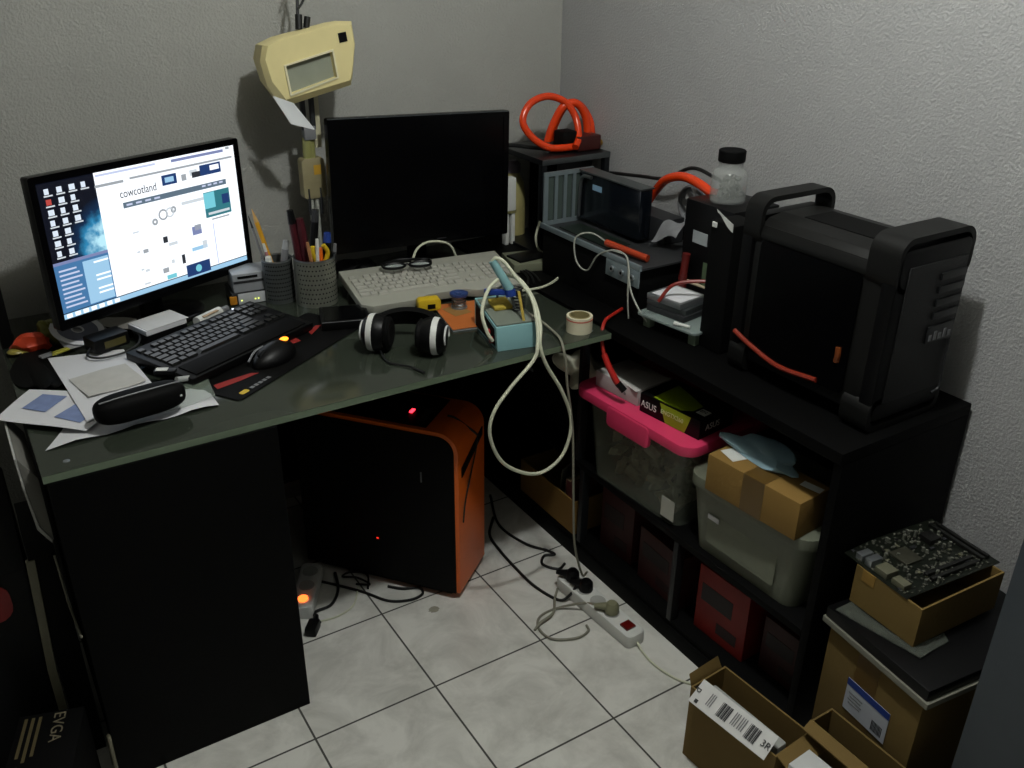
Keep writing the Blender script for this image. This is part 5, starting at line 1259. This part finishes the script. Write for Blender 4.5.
cab('grey cable looping over the tiles in front of the white power strip', [(0.475, -0.32, 0.05), (0.455, -0.27, 0.03), (0.40, -0.225, cz), (0.345, -0.23, cz), (0.318, -0.265, cz), (0.325, -0.315, cz), (0.38, -0.345, cz), (0.42, -0.34, cz), (0.43, -0.32, cz)], 0.0034, K_cable_g)
cab('second grey cable crossing the first over a tile joint', [(0.45, -0.16, cz), (0.42, -0.19, cz), (0.38, -0.24, cz*2.3), (0.33, -0.255, cz*2.3), (0.305, -0.265, cz)], 0.0036, K_cable_g)
cab('thin white cable leaving the red switch end of the white power strip', [(0.494, -0.446, 0.015), (0.492, -0.47, 0.004), (0.488, -0.52, 0.004), (0.50, -0.58, 0.004), (0.53, -0.63, 0.004)], 0.0030, K_cable_w)
cab('black cable looping under the orange fronted tower', [(-0.10, 0.22, cz), (-0.05, 0.16, cz), (-0.005, 0.10, cz), (0.035, 0.035, cz), (0.085, 0.008, cz), (0.125, 0.012, cz), (0.13, 0.04, cz), (0.09, 0.06, cz), (0.06, 0.09, cz)], 0.0038, K_cable_k)
cab('black cable running to the plug beside the lit orange switch', [(-0.155, 0.04, 0.012), (-0.15, 0.09, 0.006), (-0.10, 0.10, cz), (-0.06, 0.15, cz), (-0.04, 0.22, cz)], 0.0042, K_cable_k)
cab('white thin cable on the tiles left of the orange fronted tower', [(-0.15, 0.055, 0.003), (-0.10, 0.05, 0.003), (-0.05, 0.07, 0.003), (-0.01, 0.13, 0.003)], 0.0026, K_cable_w)
cab('coiled black lead beside the base of the orange fronted tower', [(-0.01, 0.145, 0.004), (0.02, 0.12, 0.008), (0.0, 0.16, 0.012), (-0.03, 0.19, 0.008), (0.0, 0.20, 0.005), (0.03, 0.16, 0.01), (0.01, 0.11, 0.004)], 0.0030, K_cable_k)
PLG = thing('plug', 'black plug lying on the tiles below the lit orange switch', 'plug', (-0.178, 0.030, 0.0), 0.9)
b = nb(); box(b, 0, 0, 0.014, 0.045, 0.03, 0.026, 0.006); obj('head', b, K_black, PLG)
b = nb(); cone(b, (0.02, 0, 0.012), (0.05, 0.006, 0.010), 0.010, 0.006, 10); obj('cable_sleeve', b, K_black, PLG)
b = nb(); prism(b, [(0.014*math.cos(t*PI/9)*(1+0.2*math.sin(3*t)), 0.012*math.sin(t*PI/9)) for t in range(18)], 0.0006, (0.125, -0.055, 0.0))
single('floor_stain', b, mat('brown_stain', '#8b8778', 0.5, noise=0.2), 'small brownish stain on the tile in front of the orange fronted tower', 'stain', flat=True)

# ------------------------------------------------------------------ boxes in front of the right wall
BGZ = 0.366
BG = thing('cardboard_box', 'large brown cardboard box with a white and blue label in front of the shelf end', 'box', (0.755, -1.035, 0), -0.12)
b = nb(); box(b, 0.0, 0, BGZ/2, 0.35, 0.235, BGZ, 0.002); obj('carton', b, K_card_d, BG)
b = nb(); box(b, -0.1755, 0.01, BGZ*0.56, 0.0006, 0.055, BGZ*0.88); obj('parcel_tape', b, K_tape, BG, flat=True)
lb = nb(); box(lb, -0.1765, -0.006, 0.244, 0.0008, 0.108, 0.078, 0, (0.0, 0, 0)); lbo = obj('label', lb, mat('label_white', '#b9bdc6', 0.6, noise=0.05), BG, flat=True)
lb = nb(); box(lb, -0.1772, -0.006, 0.275, 0.0008, 0.108, 0.016, 0, (0.0, 0, 0)); obj('blue_bar', lb, K_blue, lbo, flat=True)
lb = nb()
for k in range(9): box(lb, -0.1772, -0.026-0.0030*k, 0.225, 0.0008, 0.0014 if k % 3 else 0.002, 0.024, 0, (0, 0, 0))
obj('barcode', lb, K_dkgrey, lbo, flat=True)
lb = nb()
for k in range(4): box(lb, -0.1772, 0.022, 0.252-0.008*k, 0.0008, 0.036-0.006*(k % 2), 0.0022)
obj('small_print', lb, K_grey, lbo, flat=True)
TY = thing('laptop', 'thin closed black laptop with a pale edge lying on the large cardboard box', 'laptop', (0.752, -1.035, BGZ+0.0003), -0.12)
b = nb(); box(b, 0, 0, 0.0065, 0.368, 0.264, 0.013, 0.001); obj('pale_base', b, mat('pale_base_plastic', '#77766a', 0.5), TY)
b = nb(); box(b, 0, 0.002, 0.0255, 0.362, 0.256, 0.025, 0.004); obj('shell', b, K_black, TY)
TZ = BGZ+0.0388
b = nb(); sheet(b, [(0.612, -1.080, TZ+0.0006), (0.588, -0.905, TZ+0.0006), (0.80, -0.91, TZ+0.0006), (0.70, -1.078, TZ+0.0006)], 26, 20, 0.003, 0.003, 4)
single('bubble_wrap', b, mat('bubble_film', '#5d625a', 0.15, noise=0.3, nscale=150, bump=0.8, bscale=150, alpha=0.6), 'clear bubble wrap under the small open box on the laptop', 'bubble wrap', sharp=1.4)
SB = thing('cardboard_box', 'small open brown box holding the circuit board on top of the laptop', 'box', (0.745, -0.985, TZ+0.0068), -0.06)
open_box(SB, -0.118, 0.118, 0.088, 0.004, card('mid_cardboard', '#745f35'), -0.077, 0.077)
b = nb(); box(b, -0.1186, 0.045, 0.075, 0.0012, 0.03, 0.026); obj('torn_corner', b, K_card, SB, flat=True)
MBZ = TZ+0.0068+0.0885
MB_ = thing('motherboard', 'dark circuit board covered in components lying across the small open box', 'circuit board', (0.757, -0.952, MBZ), (0.0, 0, -0.10))
b = nb(); box(b, 0, 0, 0.0018, 0.255, 0.165, 0.0022); obj('board', b, mat('motherboard_print', '#12160f', 0.35, noise=0.9, nscale=110), MB_)
rnd = random.Random(5)
K_chip = mat('chip_black', '#141412', 0.4); K_cap = mat('capacitor_grey', '#8a8c80', 0.3, metal=0.6); K_conn = mat('connector_dull', '#5d5c4a', 0.5)
for x, y, w, d, h, m, nm in ((-0.03, 0.01, 0.045, 0.045, 0.005, mat('cpu_socket', '#4c4b40', 0.35, metal=0.5), 'cpu_socket'), (0.06, 0.03, 0.03, 0.03, 0.012, K_chip, 'heatsink'), (0.02, -0.05, 0.13, 0.008, 0.008, K_chip, 'expansion_slot'), (0.02, -0.065, 0.13, 0.008, 0.008, K_chip, 'expansion_slot'),
                             (0.10, 0.0, 0.008, 0.13, 0.008, K_chip, 'memory_slot'), (0.115, 0.0, 0.008, 0.13, 0.008, K_chip, 'memory_slot'), (-0.105, 0.045, 0.03, 0.016, 0.013, K_silver, 'port'), (-0.105, 0.022, 0.03, 0.016, 0.016, K_silver, 'port'), (-0.105, -0.01, 0.03, 0.03, 0.013, K_conn, 'port'), (-0.108, -0.05, 0.02, 0.03, 0.012, K_conn, 'port')):
    b = nb(); box(b, x, y, 0.0029+h/2, w, d, h, 0.0006); obj(nm, b, m, MB_)
b = nb()
for k in range(320):
    box(b, rnd.uniform(-0.12, 0.12), rnd.uniform(-0.078, 0.078), 0.0035, rnd.uniform(0.002, 0.006), rnd.uniform(0.002, 0.006), rnd.uniform(0.002, 0.006))
o = obj('small_components', b, mat('mixed_components', '#55554c', 0.4, noise=0.95, nscale=70), MB_, flat=True); o['kind'] = 'stuff'
for k in range(60):
    x, y = rnd.uniform(-0.12, 0.09), rnd.uniform(-0.075, 0.075); b = nb()
    if k % 2: cyl(b, (x, y, 0.003), (x, y, 0.009+0.003*(k % 3)), 0.0032, 8); obj('capacitor', b, K_cap, MB_)
    else: box(b, x, y, 0.0045, rnd.uniform(0.004, 0.014), rnd.uniform(0.004, 0.010), 0.003, 0.0004); obj('chip', b, (K_chip, K_conn, K_dkgrey)[k % 3], MB_)
# small open box in the foreground
OX = thing('cardboard_box', 'open brown cardboard box with a white barcode label in the bottom foreground', 'box', (0.426, -0.866, 0), 0.06)
open_box(OX, -0.052, 0.052, 0.195, 0.004, card('foreground_cardboard', '#735e36'), -0.112, 0.112)
b = nb(); sheet(b, [(-0.052, 0.112, 0.195), (0.04, 0.112, 0.195), (0.035, 0.122, 0.222), (-0.050, 0.122, 0.218)], 3, 3, 0.003); obj('flap', b, MATS['foreground_cardboard'], OX)
b = nb(); sheet(b, [(-0.050, -0.112, 0.195), (0.05, -0.112, 0.195), (0.05, -0.150, 0.180), (-0.05, -0.150, 0.180)], 3, 3, 0.003); obj('flap', b, MATS['foreground_cardboard'], OX)
PK = thing('parcel_packet', 'white barcode packet sticking out of the open box in the foreground', 'packet', (0.401, -0.871, 0.005), 0.06)
b = nb(); box(b, 0.01, 0.0, 0.095, 0.03, 0.19, 0.18, 0.006); obj('clear_pack', b, mat('grey_blister', '#a3a49f', 0.3, noise=0.2, nscale=30), PK)
b = nb(); sheet(b, [(-0.052, 0.098, 0.180), (-0.052, -0.100, 0.190), (-0.004, -0.092, 0.213), (-0.004, 0.102, 0.207)], 6, 3, 0.0012); lab = obj('label', b, mat('label_paper', '#cdccc9', 0.6, noise=0.03), PK)
lo = Vector((-0.052, 0.098, 0.1816)); lx = (Vector((-0.052, -0.100, 0.1916))-lo); lx.normalize(); ly = (Vector((-0.004, 0.102, 0.2086))-lo).normalized(); lz = lx.cross(ly)
def lp_(a, c, h=0.0012): return lo+lx*a+ly*c+lz*h
for a0, wd in ((0.066, 0.026), (0.138, 0.026)):
    b = nb()
    for k in range(9):
        t = a0+wd*k/9; w = 0.0008+0.0008*((k*7) % 3)
        prism(b, [(t, 0.010), (t+w, 0.010), (t+w, 0.042), (t, 0.042)], 0.0003, lo+lz*0.0012, lx, ly)
    obj('barcode', b, K_dkgrey, lab, flat=True)
for a0 in (0.036, 0.101, 0.118):
    b = nb()
    for k in range(3): prism(b, [(a0+0.005*k, 0.014), (a0+0.0018+0.005*k, 0.014), (a0+0.0018+0.005*k, 0.042), (a0+0.005*k, 0.042)], 0.0003, lo+lz*0.0012, lx, ly)
    obj('small_print', b, K_grey, lab, flat=True)
text('lettering', 'd', 0.022, K_dkgrey, lab, lp_(0.016, 0.024), ly, -lx, 0.0002)
text('lettering', '3R', 0.020, K_dkgrey, lab, lp_(0.174, 0.014), lx, ly, 0.0002)
b = nb(); prism(b, [(0.012, 0.004), (0.020, 0.004), (0.020, 0.012), (0.012, 0.012)], 0.0003, lo+lz*0.0012, lx, ly); obj('black_mark', b, K_dkgrey, lab, flat=True)
O3 = thing('cardboard_box', 'open flapped cardboard box between the foreground box and the large labelled box', 'box', (0.515, -1.10, 0), 0.0)
open_box(O3, -0.032, 0.03, 0.225, 0.004, K_card_d, -0.13, 0.13)
b = nb(); sheet(b, [(-0.032, 0.13, 0.225), (-0.032, -0.13, 0.225), (-0.055, -0.13, 0.215), (-0.055, 0.128, 0.215)], 4, 2, 0.003); obj('flap', b, MATS['foreground_cardboard'], O3)
WC = thing('white_carton', 'white carton standing at the bottom edge beside the open foreground box', 'box', (0.415, -1.045, 0), 0.05)
b = nb(); box(b, 0, 0, 0.102, 0.06, 0.075, 0.204, 0.001); obj('carton', b, mat('white_card3', '#c8c9c8', 0.6, noise=0.04), WC)
b = nb(); box(b, 0.031, 0, 0.10, 0.0008, 0.06, 0.12); obj('dark_side', b, K_black, WC, flat=True)
# grey wardrobe at the right
WR = thing('wardrobe', 'tall grey blue wardrobe at the right edge in front of the boxes', 'wardrobe', (0.755, -1.485, 0))
K_ward = mat('grey_blue_laminate', '#3c434a', 0.55, noise=0.08)
b = nb(); bx(b, -0.195, 0.195, -0.27, 0.27, 0.06, 2.0, 0.003); obj('carcass', b, K_ward, WR)
b = nb(); bx(b, -0.185, 0.185, -0.26, 0.26, 0.0, 0.06); obj('plinth', b, K_dkgrey, WR)
for k, (y0, y1) in enumerate(((-0.268, -0.002), (0.002, 0.268))):
    b = nb(); bx(b, -0.213, -0.1955, y0, y1, 0.065, 1.995, 0.002); d = obj('door', b, K_ward, WR)
    b = nb(); bx(b, -0.228, -0.2135, -0.03 if k == 0 else 0.02, -0.02 if k == 0 else 0.03, 0.95, 1.10, 0.003); obj('handle', b, K_steel, d)

# ------------------------------------------------------------------ dark clutter left of the pedestal
LT = thing('computer_tower', 'dark grey tower with a pale edge strip left of the desk pedestal', 'computer', (-0.87, 0.12, 0))
b = nb(); bx(b, -0.12, 0.118, -0.19, 0.25, 0, 0.50, 0.006); obj('case', b, mat('charcoal_shell', '#0d0e0f', 0.55, spec=0.15), LT)
b = nb(); prism(b, [(0.106, 0.0), (0.124, 0.0), (0.122, 0.25), (0.136, 0.52), (0.120, 0.52), (0.106, 0.25)], 0.012, (0, -0.192, 0), (1, 0, 0), (0, 0, 1), 0.002); obj('edge_strip', b, mat('aged_cream_strip', '#6e6b58', 0.5), LT)
b = nb(); prism(b, rrect(0.10, 0.085, 0.03, 4, 0.03, 0.44), 0.004, (0, -0.1905, 0), (1, 0, 0), (0, 0, 1), 0.001); obj('red_panel', b, mat('deep_red_gloss', '#7d0b0a', 0.5), LT)
EV = thing('power_supply_box', 'black power supply carton with silver lettering on the floor at the bottom left', 'box', (-0.792, -0.198, 0), -0.30)
b = nb(); bx(b, -0.058, 0.062, -0.125, 0.055, 0, 0.205, 0.002); obj('carton', b, K_matt, EV)
text('lettering', 'EVGA', 0.031, mat('dull_gold_ink', '#6d6552', 0.5), EV, (0.002, 0.050, 0.2055), (0, -1, 0), (1, 0, 0), 0.0004, sx=1.0)
b = nb()
for k in range(3): bx(b, -0.020-0.013*k, -0.014-0.013*k, -0.055-0.012*(k == 1), 0.045, 0.205, 0.2056)
obj('small_print', b, mat('dim_gold_ink', '#51482f', 0.5), EV, flat=True)
FO = thing('magazine_stack', 'thin pale stack of magazines leaning between the pedestal and the left tower', 'magazines', (-0.70, -0.10, 0.0))
b = nb(); prism(b, [(-0.020, 0.749), (0.006, 0.700), (0.006, 0.562), (0.004, 0.565), (-0.012, 0.60), (-0.018, 0.68)], 0.20, (0, 0.20, 0), (1, 0, 0), (0, 0, 1), 0.0008); obj('pages', b, mat('grey_pages', '#66655f', 0.8, noise=0.1), FO)
b = nb(); prism(b, [(-0.024, 0.750), (-0.0205, 0.750), (-0.0185, 0.68), (-0.0125, 0.60), (0.0035, 0.565), (0.002, 0.558), (-0.017, 0.595), (-0.022, 0.68)], 0.202, (0, 0.2005, 0), (1, 0, 0), (0, 0, 1)); obj('cover', b, mat('pale_cover', '#a9a9a4', 0.6), FO)
b = nb(); bx(b, -0.045, 0.004, 0.02, 0.18, 0.0, 0.56, 0.001); obj('dark_gap_block', b, K_matt, FO)  # black block added to hide the lit floor and keep this gap dark
cab('thin pale cable hanging down beside the pedestal', [(-0.700, -0.086, 0.52), (-0.698, -0.090, 0.44), (-0.697, -0.092, 0.40), (-0.692, -0.195, 0.395)], 0.0022, K_cable_g, 'hanging_cable')
cab('pale cable on the floor between the carton and the pedestal', [(-0.692, -0.14, 0.004), (-0.690, -0.20, 0.14), (-0.692, -0.26, 0.08), (-0.693, -0.30, 0.004)], 0.004, mat('dim_cable', '#5f5c4c', 0.5))
